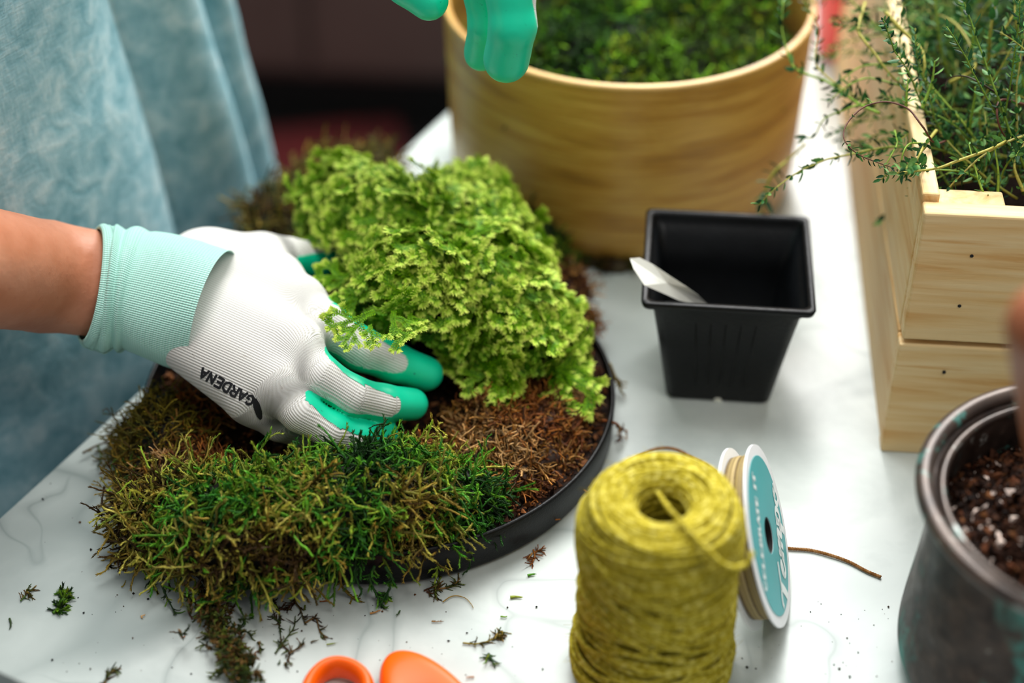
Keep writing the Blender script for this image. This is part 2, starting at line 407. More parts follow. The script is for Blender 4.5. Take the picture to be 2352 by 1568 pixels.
for i in range(4):
    V, F = box(np.array([-.3, 2.75, -.36]) + u * (-.9 + .6 * i) - v_ * .283, u, v_, Z3, .585, .018, .8, .003); d = mk('door', V, F, M['cabinet'], cb)
    P = np.array([-.3, 2.75, -.1]) + u * (-.67 + .6 * i) - v_ * .31
    V, F = tube([P, P + [0, 0, .14]], .006, 8); mk('handle', V, F, M['steel'], d)
V, F = box((-.3, 2.80, -.84), u, v_, Z3, 2.36, .5, .12, .002); mk('toe_kick', V, F, M['black_kick'], cb)

# ------------------------------------------------------------------ bamboo bowl with moss
BC = np.array([.0712, .9490, 0.])
bw = thing('bamboo_bowl', 'large round golden spun bamboo bowl filled with green moss', 'bowl', BC)
prof = [(0, .001), (.08, .001), (.096, .002), (.1052, .004), (.1085, .009), (.1102, .024), (.1115, .07), (.1127, .105), (.1131, .123),
        (.1129, .1255), (.1110, .1263), (.1092, .1255), (.1092, .118), (.1085, .05), (.103, .012), (.09, .007), (0, .007)]
pp = smooth_path([(a, b, 0) for a, b in prof], 120)[:, :2]; pp[:, 0] = np.maximum(pp[:, 0], 0)
V, F = lathe(pp, BC, 128); mk('bowl_body', V, F, M['bamboo'], bw)
rp = [(.1131 + .0018 * math.cos(a) - .0014, .1245 + .0018 * math.sin(a)) for a in np.linspace(0, 2 * math.pi, 12, endpoint=False)]
V, F = lathe(rp, BC, 128, True); mk('rim', V, F, M['bamboo_rim'], bw, label='paler lip of the bowl')

# ------------------------------------------------------------------ moss strands
def norm(v): return v / (np.linalg.norm(v, axis=-1, keepdims=True) + 1e-12)
def strands(root, dr, length, rad, rs, seg=7, curl=.5, grav=.15, leaf=.0011, leaves=3, swirl=1.0):
    N = len(root); P = np.empty((N, seg + 1, 3)); P[:, 0] = root; D = norm(dr.copy()); st = (length / seg)[:, None]
    bend = rs.normal(size=(N, 3)) * curl * .35
    Ds = [D]
    for i in range(seg):
        D = norm(D + bend * swirl + rs.normal(size=(N, 3)) * curl * .25 + np.array([0, 0, -grav])); P[:, i + 1] = P[:, i] + D * st; Ds.append(D)
    T = norm(np.gradient(P, axis=1)); A = norm(rs.normal(size=(N, 1, 3))); Nn = norm(np.cross(T, A)); B = np.cross(T, Nn)
    tt = np.linspace(0, 1, seg + 1); rr = rad[:, None] * (1 - .6 * tt ** 2)[None]
    ang = np.arange(3) * 2 * np.pi / 3
    V = P[:, :, None] + rr[:, :, None, None] * (np.cos(ang)[:, None] * Nn[:, :, None] + np.sin(ang)[:, None] * B[:, :, None])
    S = seg + 1; Vt = V.reshape(-1, 3); base = (np.arange(N) * S * 3)[:, None, None, None]
    i = np.arange(seg)[None, :, None, None] * 3; k = np.arange(3)[None, None, :, None]; k2 = (k + 1) % 3
    Q = np.concatenate([base + i + k, base + i + k2, base + i + 3 + k2, base + i + 3 + k], -1).reshape(-1, 4)
    F = np.vstack([Q[:, [0, 1, 2]], Q[:, [0, 2, 3]]])
    sid = np.repeat(np.arange(N), S * 3); tp = np.tile(np.repeat(tt, 3), N)
    if leaves:
        # tiny scale leaves set round the stem
        nl = seg * leaves; u = rs.rand(N, nl) * .98 * seg; j = u.astype(int); f = (u - j)[..., None]; I = np.arange(N)[:, None]
        p = P[I, j] * (1 - f) + P[I, j + 1] * f; t = T[I, j]; a = rs.rand(N, nl)[..., None] * 2 * np.pi
        o = np.cos(a) * Nn[I, j] + np.sin(a) * B[I, j]; s = np.cross(t, o); L = leaf * (.7 + .6 * rs.rand(N, nl, 1))
        W = np.stack([p - s * L * .22 + o * .0001, p + s * L * .22 + o * .0001, p + (t * .85 + o * .6) * L], 2).reshape(-1, 3)
        n0 = len(Vt); Vt = np.vstack([Vt, W]); F = np.vstack([F, n0 + np.arange(len(W)).reshape(-1, 3)])
        sid = np.concatenate([sid, np.repeat(np.arange(N), nl * 3)]); tp = np.concatenate([tp, np.repeat(u.ravel() / seg, 3)])
    return Vt, F, sid, tp, P, T
PAL = {
 'green': ['#1f4a15', '#357a1e', '#4f9a26', '#6fae2c', '#9ab437', '#b8b445', '#c6bc58', '#a38a34', '#6d5a1c', '#4a3414'],
 'green_old': ['#3f7a1c', '#5b8f1f', '#2c5a17', '#8fa32c', '#a7a53a', '#6d8a22', '#1f4a1a', '#c8be54', '#7d6a20', '#b3a83e', '#5a4216'],
 'bright': ['#3f8a2a', '#5ea52a', '#83b52f', '#a8b840', '#2f6a22', '#b9b54a'],
 'brown': ['#9a5820', '#b9722c', '#7a3f15', '#d0964c', '#5e3410', '#8d6222', '#a86a2a', '#dcae70'],
 'olive': ['#7a6a18', '#8a7a20', '#5c5a18', '#94751f', '#6a4a16', '#3f5a18', '#a38a30'],
 'dkgreen': ['#1f4512', '#2f5a14', '#4b7a16', '#6f9a1c', '#16330f', '#8a9a22', '#2a4010', '#5f8a1c'],
 'deadmix': ['#4a2c14', '#5a4a18', '#3a4a18', '#6a7a28', '#7a5a2a', '#2f3d14']}
PALN = {k: np.array([lin(c) for c in v]) for k, v in PAL.items()}
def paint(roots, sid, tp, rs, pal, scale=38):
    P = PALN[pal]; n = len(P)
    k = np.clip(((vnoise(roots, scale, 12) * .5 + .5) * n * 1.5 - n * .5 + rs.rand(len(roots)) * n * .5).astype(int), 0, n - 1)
    c = P[k] * (.45 + .85 * rs.rand(len(roots), 1)); c = c[sid] * (.25 + .85 * tp[:, None] ** .8); return np.clip(c, 0, 1)  # colour darkens towards the strand root, painting shade deep in the moss
def on_lobes(lobes, n, rs, zmin=.0015, upb=-.3):
    """Random points with normals on a union of balls given as (px, py, z, r)."""
    C = np.array([at(a, b, z) for a, b, z, r in lobes]); R = np.array([l[3] for l in lobes])
    p = R ** 2 / (R ** 2).sum(); out = []; nn = []; ids = []
    while len(out) < n:
        m = n * 3; k = rs.choice(len(R), m, p=p); d = norm(rs.normal(size=(m, 3))); P = C[k] + d * R[k][:, None]
        dd = np.sqrt(((P[:, None] - C[None]) ** 2).sum(-1)) - R[None]; dd[np.arange(m), k] = 1
        ok = (dd.min(1) > -.0015) & (P[:, 2] > zmin) & (d[:, 2] > upb)
        out += list(P[ok]); nn += list(d[ok]); ids += list(k[ok])
    return np.array(out[:n]), np.array(nn[:n])
def moss_mat(name, lobes, n, pal, label, rs, length=.012, rad=.00045, tang=1.0, curl=.7, core='#0e0b05', cat='moss', branches=True, leaf=.0011, leaves=3, shrink=.82, seg=7, upb=-.3, down=.3):
    P, Nr = on_lobes(lobes, n, rs, upb=upb)
    T = norm(np.cross(Nr, rs.normal(size=(n, 3)))); T = norm(T + np.array([0, 0, -down]))
    D = norm(T * tang + Nr * (.35 + .35 * rs.rand(n, 1))); L = length * (.5 + rs.rand(n) ** 1.5 * 1.1)
    R = rad * (.7 + .7 * rs.rand(n))
    V, F, sid, tp, PP, TT = strands(P - Nr * .002, D, L, R, rs, seg=seg, curl=curl, grav=.1, leaf=leaf, leaves=leaves)
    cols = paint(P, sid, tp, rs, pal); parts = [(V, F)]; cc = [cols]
    if branches:
        m = int(n * 1.4); k = rs.randint(0, n, m); j = rs.randint(1, seg - 1, m); b = PP[k, j]; d = norm(TT[k, j] + norm(rs.normal(size=(m, 3))) * .9)
        V2, F2, s2, t2, _, _ = strands(b, d, L[k] * .35, R[k] * .75, rs, seg=4, curl=curl, grav=.05, leaf=leaf * .8, leaves=leaves)
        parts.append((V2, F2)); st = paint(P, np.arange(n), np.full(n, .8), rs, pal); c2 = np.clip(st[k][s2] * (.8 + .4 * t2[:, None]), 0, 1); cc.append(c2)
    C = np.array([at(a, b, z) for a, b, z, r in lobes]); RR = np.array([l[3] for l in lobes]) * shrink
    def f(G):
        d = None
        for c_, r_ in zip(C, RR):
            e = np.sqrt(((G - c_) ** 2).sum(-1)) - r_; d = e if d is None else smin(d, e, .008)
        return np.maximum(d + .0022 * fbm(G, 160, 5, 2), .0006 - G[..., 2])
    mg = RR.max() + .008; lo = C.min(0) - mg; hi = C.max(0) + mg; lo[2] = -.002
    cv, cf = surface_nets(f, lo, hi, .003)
    parts.append((cv, cf)); k0 = np.array(lin(core)); cc.append(k0[None] * (1 + .8 * vnoise(cv, 300)[:, None]))  # core mound coloured dark to paint the shaded gaps between strands
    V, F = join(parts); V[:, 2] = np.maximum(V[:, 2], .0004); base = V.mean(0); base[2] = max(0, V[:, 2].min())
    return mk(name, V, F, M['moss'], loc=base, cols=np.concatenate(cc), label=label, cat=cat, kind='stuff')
rs = np.random.RandomState(11)

# moss filling the bowl
bl = []
for i in range(60):
    a = rs.rand() * 6.28; r = .092 * math.sqrt(rs.rand()); bl.append((BC[0] + r * math.cos(a), BC[1] + r * math.sin(a), .076 + .022 * rs.rand() + .012 * (1 - r / .09), .010 + .011 * rs.rand()))
def proj(p):
    q = np.array(p) - [0, 0, CAMH]; dz = q @ FW; return 1176 + FPX * q[0] / dz, 784 - FPX * (q @ UP) / dz
lob = [(*proj(b[:3]), b[2], b[3]) for b in bl]
bp, bn = on_lobes(lob, 5200, rs, upb=0); keep = np.hypot(bp[:, 0] - BC[0], bp[:, 1] - BC[1]) < .104; bp = bp[keep]; bn = bn[keep]; n = len(bp)
V, F, sid, tp, _, _ = strands(bp - bn * .003, norm(norm(np.cross(bn, rs.normal(size=(n, 3)))) + bn * .7), .010 * (.6 + rs.rand(n)), np.full(n, .0007), rs, seg=4, curl=.7, grav=0, leaf=.0026, leaves=4)
cols = np.clip(paint(bp, sid, tp, rs, 'dkgreen', 30) * (.3 + 3.0 * np.clip(vnoise(bp, 75, 8) * .5 + .5, 0, 1) ** 1.6)[sid][:, None], 0, 1)  # noise darkens patches, painting shaded gaps between the moss clumps
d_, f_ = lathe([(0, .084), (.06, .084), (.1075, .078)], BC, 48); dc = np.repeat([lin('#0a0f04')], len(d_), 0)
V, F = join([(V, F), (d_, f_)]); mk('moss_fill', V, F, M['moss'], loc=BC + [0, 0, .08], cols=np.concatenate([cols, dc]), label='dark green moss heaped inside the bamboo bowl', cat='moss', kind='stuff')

# ------------------------------------------------------------------ black round tray, soil
TC = np.array([-.0702, .6985, 0.]); TR = .1245; TH = .0235
prof = [(0, .0005), (.118, .0005), (.1225, .0015), (.1242, .004), (TR, .012), (TR + .0004, TH - .001), (TR - .0004, TH), (TR - .0016, TH), (TR - .0022, TH - .001), (TR - .0026, .008), (.118, .004), (0, .004)]
tr = thing('round_tray', 'round shallow black plastic tray holding soil and moss', 'tray', TC)
V, F = lathe(prof, TC, 160); mk('tray_body', V, F, M['tray_plastic'], tr)

def soil_disc(name, C, R, zc, zf, n, pal, label, rs, size=.0012, parent=None, kind='stuff', grid=70):
    a = np.linspace(0, 2 * np.pi, 90, endpoint=False); r = np.linspace(0, R, grid)
    G = np.stack([r[:, None] * np.cos(a) + C[0], r[:, None] * np.sin(a) + C[1]], -1).reshape(-1, 2)
    h = zf(G); V = np.column_stack([G, h]); V[:, 2] += .0016 * fbm(V, 180, 2, 3)
    F = []; nA = 90; k = np.arange(nA); k2 = (k + 1) % nA
    for i in range(grid - 1): F.append(np.stack([i * nA + k, i * nA + k2, (i + 1) * nA + k2, (i + 1) * nA + k], 1))
    base = np.array(lin('#1c0f08')); cv = base * (1 + .6 * vnoise(V, 400)[:, None])
    # crumbs: irregular tetra/octa lumps
    th = rs.rand(n) * 2 * np.pi; rr = R * .985 * np.sqrt(rs.rand(n)); g = np.column_stack([C[0] + rr * np.cos(th), C[1] + rr * np.sin(th)])
    z = zf(g) + .0005 + rs.rand(n) * size * .8; sz = size * (.35 + rs.rand(n) ** 3 * 2.2)
    O = np.array([[1, 0, 0], [-1, 0, 0], [0, 1, 0], [0, -1, 0], [0, 0, 1], [0, 0, -1]], float); Fo = np.array([[0, 2, 4], [2, 1, 4], [1, 3, 4], [3, 0, 4], [2, 0, 5], [1, 2, 5], [3, 1, 5], [0, 3, 5]])
    Rm = norm(rs.normal(size=(n, 3, 3))); W = np.einsum('ij,njk->nik', O, Rm) * sz[:, None, None] * (.5 + rs.rand(n, 6, 1)) + np.column_stack([g, z])[:, None]
    Fc = (Fo[None] + (np.arange(n) * 6)[:, None, None]).reshape(-1, 3)
    P = np.array([lin(x) for x in pal]); cc = np.repeat(P[rs.randint(0, len(P), n)] * (.6 + .8 * rs.rand(n, 1)), 6, 0)
    V, F = join([(V, np.concatenate(F)), (W.reshape(-1, 3), Fc)])
    return mk(name, V, F, M['soil'], parent=parent, loc=None if parent else (C[0], C[1], zc), smooth=False, cols=np.clip(np.concatenate([cv, cc]), 0, 1), label=label, cat=None if parent else 'soil', kind=kind)
SOILP = ['#1a0d07', '#2a160c', '#3c2112', '#4f2d17', '#150b07', '#24140b', '#5e3a1e', '#30190c']
def tz(G):
    q = np.column_stack([G, np.zeros(len(G))]); return .017 + .005 * vnoise(q, 22, 4)
soil_disc('soil_bed', TC, TR - .003, .01, tz, 15000, SOILP + ['#7a4a28', '#8a5a38'], 'dark brown crumbly soil spread over the black tray', rs, .0011)

# moss sheets in and around the tray (each a mat nobody could count the strands of)
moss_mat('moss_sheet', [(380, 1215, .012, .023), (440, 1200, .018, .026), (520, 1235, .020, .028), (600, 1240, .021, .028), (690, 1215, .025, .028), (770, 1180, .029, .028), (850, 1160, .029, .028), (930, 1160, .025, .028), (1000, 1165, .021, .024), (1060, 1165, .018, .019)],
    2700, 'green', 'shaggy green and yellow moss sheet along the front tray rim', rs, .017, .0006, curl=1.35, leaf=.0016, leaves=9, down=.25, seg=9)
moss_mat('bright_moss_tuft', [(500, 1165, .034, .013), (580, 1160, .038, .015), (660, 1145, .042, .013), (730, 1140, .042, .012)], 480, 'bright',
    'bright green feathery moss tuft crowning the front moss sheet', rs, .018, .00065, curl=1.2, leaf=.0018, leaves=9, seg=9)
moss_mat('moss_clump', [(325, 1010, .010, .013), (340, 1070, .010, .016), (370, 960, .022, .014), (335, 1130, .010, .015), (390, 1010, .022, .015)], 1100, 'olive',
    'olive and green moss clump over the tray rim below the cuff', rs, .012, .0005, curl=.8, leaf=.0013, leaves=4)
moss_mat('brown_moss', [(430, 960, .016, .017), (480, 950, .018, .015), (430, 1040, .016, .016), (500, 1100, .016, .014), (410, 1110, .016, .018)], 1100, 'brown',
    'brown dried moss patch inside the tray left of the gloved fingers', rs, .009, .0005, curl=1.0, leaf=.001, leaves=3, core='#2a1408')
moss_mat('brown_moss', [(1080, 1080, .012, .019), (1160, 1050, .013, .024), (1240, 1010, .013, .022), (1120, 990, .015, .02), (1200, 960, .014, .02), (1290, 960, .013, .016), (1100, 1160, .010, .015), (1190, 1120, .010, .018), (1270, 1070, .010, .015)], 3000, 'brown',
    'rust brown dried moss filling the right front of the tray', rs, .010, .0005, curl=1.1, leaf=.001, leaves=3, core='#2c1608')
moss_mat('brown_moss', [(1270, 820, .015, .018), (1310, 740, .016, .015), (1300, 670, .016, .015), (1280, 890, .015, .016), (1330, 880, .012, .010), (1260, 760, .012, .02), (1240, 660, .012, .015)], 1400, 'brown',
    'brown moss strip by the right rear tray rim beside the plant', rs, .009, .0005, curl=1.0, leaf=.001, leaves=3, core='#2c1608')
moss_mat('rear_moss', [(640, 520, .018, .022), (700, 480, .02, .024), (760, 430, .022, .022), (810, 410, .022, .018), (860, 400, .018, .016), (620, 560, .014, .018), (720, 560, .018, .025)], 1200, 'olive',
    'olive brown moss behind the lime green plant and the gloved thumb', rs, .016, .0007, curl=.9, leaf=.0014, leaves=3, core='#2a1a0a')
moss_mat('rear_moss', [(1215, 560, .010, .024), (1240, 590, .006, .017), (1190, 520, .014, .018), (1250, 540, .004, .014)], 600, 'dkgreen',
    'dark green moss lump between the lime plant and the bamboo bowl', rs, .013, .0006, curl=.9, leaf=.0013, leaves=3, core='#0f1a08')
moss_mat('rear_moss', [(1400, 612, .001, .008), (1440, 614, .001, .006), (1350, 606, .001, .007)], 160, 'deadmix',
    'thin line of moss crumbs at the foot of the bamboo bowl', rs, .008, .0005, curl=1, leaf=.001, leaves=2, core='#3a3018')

# ------------------------------------------------------------------ gloved hands
def W3(l): return [(at(a, b, z), r) for a, b, z, r in l]
def D_(v): return norm(np.array(v, float))
def chain_d(P, ch, flat=None):
    best = None; bt = None; L = [0]
    for (a, _), (b, _) in zip(ch[:-1], ch[1:]): L.append(L[-1] + np.linalg.norm(b - a))
    for i in range(len(ch) - 1):
        d, t = seg_d(P, ch[i][0], ch[i + 1][0], ch[i][1], ch[i + 1][1], flat); tt = (L[i] + t * (L[i + 1] - L[i])) / L[-1]
        if best is None: best, bt = d, tt
        else:
            m = d < best; bt = np.where(m, tt, bt); best = smin(best, d, .003)
    return best, bt
def glove_mesh(fingers, metas, palm_dors, h=.0011, coat_all=False, kf=.0045, thin=None, palm_thr=-.5):
    """fingers: list (chain, dorsal); metas: capsule chains making the back of the hand."""
    def palm(P):
        d = None
        for ch in metas:
            e, _ = chain_d(P, ch, thin); d = e if d is None else smin(d, e, .018)
        return d
    def f(P):
        d = palm(P); g = None
        for ch, _, _ in fingers:
            e, _ = chain_d(P, ch); g = e if g is None else np.minimum(g, e)
        return smin(d, g, kf * 1.8)
    pts = np.array([c[0] for ch, _, _ in fingers for c in ch] + [c[0] for ch in metas for c in ch])
    V, F = surface_nets(f, pts.min(0) - .024, pts.max(0) + .024, h)
    for _ in range(5):   # relax
        acc = np.zeros_like(V); cn = np.zeros(len(V))
        for a, b in ((0, 1), (1, 2), (2, 3), (3, 0)):
            np.add.at(acc, F[:, a], V[F[:, b]]); np.add.at(cn, F[:, a], 1); np.add.at(acc, F[:, b], V[F[:, a]]); np.add.at(cn, F[:, b], 1)
        V = V * .5 + .5 * acc / cn[:, None]
    pd = palm(V); S = palm_dors
    o = metas[0][0][0]; ax = norm(metas[1][-1][0] - metas[1][0][0]); side = norm(np.cross(ax, S))
    lat = (V - o) @ side; al = (V - o) @ ax; wsum = np.full(len(V), 0.)
    bm_ = np.full(len(V), 9.); sp = np.zeros(len(V))
    for ch in metas:
        (a_, ra_), (b_, rb_) = ch; u_ = b_ - a_; tc = np.clip(((V - a_) @ u_) / (u_ @ u_), 0, 1); q_ = V - a_ - tc[:, None] * u_; rr_ = ra_ + (rb_ - ra_) * tc
        e_ = np.linalg.norm(q_, axis=1) - rr_; sl = (q_ @ S) / rr_; m_ = e_ < bm_; sp = np.where(m_, sl, sp); bm_ = np.where(m_, e_, bm_)
    coat = .5 + (palm_thr - sp); wp = 1 / (np.maximum(pd, 0) + .0012) ** 2
    R = lat * wp; C = coat * wp; wsum = wp.copy(); A = al * wp
    for ch, dv, off in fingers:
        d, t = chain_d(V, ch); L = sum(np.linalg.norm(b[0] - a[0]) for a, b in zip(ch[:-1], ch[1:]))
        # local axis and closest point
        bd = np.full(len(V), 9.); q = np.zeros_like(V); axv = np.zeros_like(V); rad = np.ones(len(V))
        for (a, ra), (b, rb) in zip(ch[:-1], ch[1:]):
            u = b - a; tt = ((V - a) @ u) / (u @ u); tc = np.clip(tt, 0, 1); cp = a + tc[:, None] * u; e = np.linalg.norm(V - cp, axis=1) - (ra + (rb - ra) * tc); m = e < bd
            bd = np.where(m, e, bd); q[m] = (V - (a + np.clip(tt, -.3, 1.)[:, None] * u))[m]; axv[m] = norm(u); rad = np.where(m, ra + (rb - ra) * tc, rad)
        dp = norm(dv - (axv * dv).sum(1, keepdims=True) * axv); sd = np.cross(axv, dp); s = (q * dp).sum(1) / rad; l = (q * sd).sum(1)
        u0 = norm(ch[1][0] - ch[0][0]); tl = ((V - ch[0][0]) @ u0) / L; t2 = np.where(t > .02, t, np.minimum(tl, .02))
        thr = np.interp(t2, [-.15, 0, .12, .45, .68, .80, .86], [-.9, -.25, .25, .62, .74, 1.0, 1.3])
        thr = np.interp(t2, [0, .12, .2, .6, .8, .9], [-1.2, -.8, -.05, .35, .8, 1.3]) if off > .04 and not coat_all else thr
        if coat_all: thr = np.interp(t2, [-.1, .1, .6, .9], [.3, .75, .8, 1.2])
        cf = .5 + (thr - s) * .9
        w_ = 1 / (np.maximum(d, 0) + .0012) ** 2 * np.clip((t2 + .05) / .10, 0.0001, 1)
        lat_f = -l if side @ sd.mean(0) < 0 else l
        R += (lat_f + off) * w_; C += cf * w_; wsum += w_; A += (t * L + .07) * w_
    return V, F, dict(coat=C / wsum, rib=R / wsum, along=A / wsum)

person = thing('person', 'person in pale blue linen dress and mint gardening gloves, pressing a plant into the tray', 'person', (-.47, .85, FLOORZ))
PD = D_((-.05, -.62, .78))
thumb = W3([(600, 592, .070, .0100), (660, 595, .064, .0116), (725, 596, .056, .0100), (790, 600, .048, .0092), (825, 612, .040, .0085)])
index = W3([(690, 692, .076, .0095), (748, 748, .073, .0118), (830, 802, .063, .0110), (905, 832, .052, .0100), (978, 858, .042, .0092)])
middle = W3([(672, 792, .076, .0098), (735, 862, .070, .0102), (810, 908, .060, .0096), (880, 925, .050, .0092), (946, 928, .041, .0084)])
ring = W3([(640, 885, .068, .0090), (690, 945, .060, .0098), (760, 988, .050, .0088), (820, 1002, .042, .0082), (880, 996, .034, .0078)])
pinky = W3([(575, 925, .056, .0085), (640, 975, .042, .0080), (700, 1000, .028, .0072), (750, 1000, .018, .0066)])
metas = [W3([(475, 645, .076, .0160), (690, 692, .075, .0132)]), W3([(470, 700, .077, .0152), (680, 790, .076, .0132)]), W3([(455, 750, .074, .0150), (645, 880, .068, .0125)]),
         W3([(440, 795, .068, .0138), (575, 915, .056, .0120)]), W3([(455, 630, .072, .0185), (600, 594, .070, .0140)]), W3([(480, 606, .079, .0155), (640, 640, .074, .0125)])]
fing = [(thumb, D_((0, .75, .66)), .045), (index, D_((.05, -.76, .64)), .012), (middle, D_((-.12, -.80, .58)), -.010), (ring, D_((-.30, -.92, .25)), -.030), (pinky, D_((-.3, -.9, .2)), -.05)]
V, F, at_ = glove_mesh(fing, metas, PD)
gl = mk('glove', V, F, M['glove'], person, attrs=at_, label='white knit glove with mint coated fingers, pressed into the tray')
GV = V; GF = F

def cuff(path, rw, rd, dors, name, parent, segs=90, sides=120, folds=()):
    P = smooth_path(path, segs); T = norm(np.gradient(P, axis=0)); d0 = D_(dors); N = norm(np.cross(T, d0)); B = norm(np.cross(N, T))
    s = np.linspace(0, 1, segs); kw = np.linspace(0, 1, len(rw)); RW = np.interp(s, kw, rw); RD = np.interp(s, kw, rd)
    for c0, wd, amp in folds:
        g = amp * np.exp(-((s - c0) / wd) ** 2); RW = RW + g; RD = RD + g
    a = np.linspace(0, 2 * np.pi, sides, endpoint=False)
    wob = .0006 * np.sin(3 * a[None] + 9 * s[:, None])
    V = P[:, None] + (RW[:, None, None] + wob[..., None]) * np.cos(a)[None, :, None] * N[:, None] + (RD[:, None, None] + wob[..., None]) * np.sin(a)[None, :, None] * B[:, None]
    k = np.arange(sides); k2 = (k + 1) % sides; q = [np.stack([i * sides + k, i * sides + k2, (i + 1) * sides + k2, (i + 1) * sides + k], 1) for i in range(segs - 1)]
    # inner wall at the open end
    V2 = V[:12] - (V[:12] - P[:12, None]) * .06; V2 = V2[::-1]; V = V.reshape(-1, 3); n0 = len(V)
    q.append(np.stack([k2, k, n0 + 11 * sides + k, n0 + 11 * sides + k2], 1))
    for i in range(11): q.append(n0 + np.stack([i * sides + k, i * sides + k2, (i + 1) * sides + k2, (i + 1) * sides + k], 1))
    Vall = np.vstack([V, V2.reshape(-1, 3)])
    al = np.concatenate([np.repeat(s * np.linalg.norm(P[-1] - P[0]), sides), np.repeat(s[:12][::-1], sides)]); rb = np.concatenate([np.tile(a, segs), np.tile(a, 12)])
    return mk(name, Vall, np.concatenate(q), M['cuff'], parent, attrs=dict(rib=rb, along=al), label='pale mint ribbed cuff')
cp = [at(206, 654, .0895), at(243, 660, .0865), at(310, 668, .084), at(395, 688, .081), at(488, 716, .077)]
cuff(cp, [.0300, .0325, .0318, .0312, .0325, .0333, .0330], [.0262, .0285, .0275, .0265, .0275, .0300, .0335], PD, 'cuff', gl,
     folds=((.05, .05, .0012), (.30, .04, .0016), (.45, .045, .0016), (.52, .02, -.0006), (.38, .018, -.0010)))

# second glove (left hand, over the bowl)
def W4(l): return [(at(a, b, z), r) for a, b, z, r in l]
th2 = W4([(820, -190, .250, .013), (880, -95, .238, .0118), (935, -40, .228, .0108), (985, 2, .220, .0098)])
in2 = W4([(1120, -250, .262, .0130), (1155, -130, .250, .0120), (1172, -20, .235, .0118), (1178, 60, .220, .0112), (1163, 137, .200, .0114)])
mi2 = W4([(1075, -270, .255, .0125), (1095, -130, .240, .0105), (1108, -20, .222, .0095), (1118, 60, .206, .0090), (1106, 122, .188, .0092)])
ri2 = W4([(1030, -290, .245, .0120), (1040, -220, .225, .0098), (1050, -160, .205, .0090), (1040, -110, .190, .0085)])
pi2 = W4([(985, -300, .235, .0110), (985, -240, .215, .0090), (990, -190, .195, .0082)])
m2 = [W4([(900, -420, .290, .0180), (1120, -260, .262, .0132)]), W4([(880, -430, .285, .0180), (1075, -275, .255, .0130)]), W4([(870, -430, .275, .0170), (1030, -290, .245, .0125)]),
      W4([(860, -420, .265, .0160), (985, -300, .235, .0115)]), W4([(870, -400, .280, .0160), (820, -190, .250, .0135)])]
f2 = [(th2, D_((-.6, 0, .9)), .04), (in2, D_((1, .1, .35)), .012), (mi2, D_((1, .4, .3)), -.01), (ri2, D_((.8, .6, .2)), -.03), (pi2, D_((.8, .6, .2)), -.05)]
V, F, a2 = glove_mesh(f2, m2, D_((.4, .3, .86)), h=.0016, coat_all=True)
g2 = mk('glove', V, F, M['glove'], person, attrs=a2, label='mint coated glove with fingers hanging over the bamboo bowl rim')
wr2 = at(880, -425, .279); cuff([wr2 + np.array([-.065, .035, .035]), wr2 + np.array([-.03, .017, .017]), wr2 + np.array([.004, -.004, -.002])], [.032, .031, .033], [.026, .025, .024], (.3, .3, .9), 'cuff', g2, 40, 60)

# body: one continuous surface under the dress, both arms bare
S0 = K + E1 * .205 - NN * .205
ShR = S0 - E1 * .185 + np.array([0, 0, .50]) ; ShL = S0 + E1 * .185 + np.array([0, 0, .50])
wr = at(330, 674, .082); fa = at(215, 650, .086); e0 = at(0, 612, .100)
fm = at(100, 634, .094)
elR = K + E1 * -.05 + np.array([0, 0, .265])
elL = wr2 + np.array([-.26, .10, .05])
segs = [(S0 + [0, 0, -.30], S0 + [0, 0, .10], .115, .105), (S0 + [0, 0, .10], S0 + [0, 0, .38], .10, .11), (ShR, ShL, .06, .06), (S0 + [0, 0, .45], S0 + [0, 0, .62], .06, .052),
        (ShR, elR, .046, .038), (elR, fm, .0345, .0285), (fm, fa, .0285, .0268), (fa, wr, .0272, .0200), (ShL, elL, .046, .038), (elL, wr2 + np.array([-.02, .012, .01]), .037, .025)]
def fb(P):
    d = None
    for a, b, r1, r2 in segs:
        e, _ = seg_d(P, a, b, r1, r2, (PD, 1.2) if r1 < .035 and b[0] > -.4 and a[2] < .27 else None); d = e if d is None else smin(d, e, .02 if r1 < .1 and r1 > .035 else .004)
    return d
allp = np.array([s[0] for s in segs] + [s[1] for s in segs])
V, F = surface_nets(fb, allp.min(0) - .13, allp.max(0) + .13, .006)
mk('body', V, F, M['skin'], person, label='bare forearms and body')

# dress
nz, na = 190, 420
zz = np.linspace(-.62, .50, nz); ph = np.linspace(0, 2 * np.pi, na, endpoint=False)
A_ = .300 - .19 * np.clip(zz, -.05, 1) ; B_ = .145 - .05 * np.clip(zz, 0, 1)
def sgp(x, p): return np.sign(x) * np.abs(x) ** p
ex = sgp(np.cos(ph), .72); ey = sgp(np.sin(ph), .72)
Z, PH = np.meshgrid(zz, ph, indexing='ij')
arc = PH * 1.0 + .10 * np.sin(3 * Z + 1) - .35 * Z
pts = np.stack([np.cos(arc), np.sin(arc), Z * .35], -1)
fo = np.abs(np.sin(arc * 6.5 + 1.8 * vnoise(pts, 1.6, 2))) ** .6 - .7
fo2 = vnoise(pts, 5.5, 4)
amp = .0205 + .008 * np.clip(.3 - Z, 0, .6)
dr = fo * amp * 1.5 + fo2 * .004 + .0009 * fbm(np.stack([PH * 3, Z * 14, Z * 0], -1), 1.5, 9, 2)
Cc = S0 - np.array([0, 0, 0])
Vd = Cc + (A_[:, None] * ex[None])[..., None] * E1 + (B_[:, None] * ey[None])[..., None] * NN + np.stack([0 * Z, 0 * Z, Z], -1)
nd = norm((ex[None] / A_[:, None])[..., None] * E1 + (ey[None] / B_[:, None])[..., None] * NN)
Vd = Vd + nd * dr[..., None]
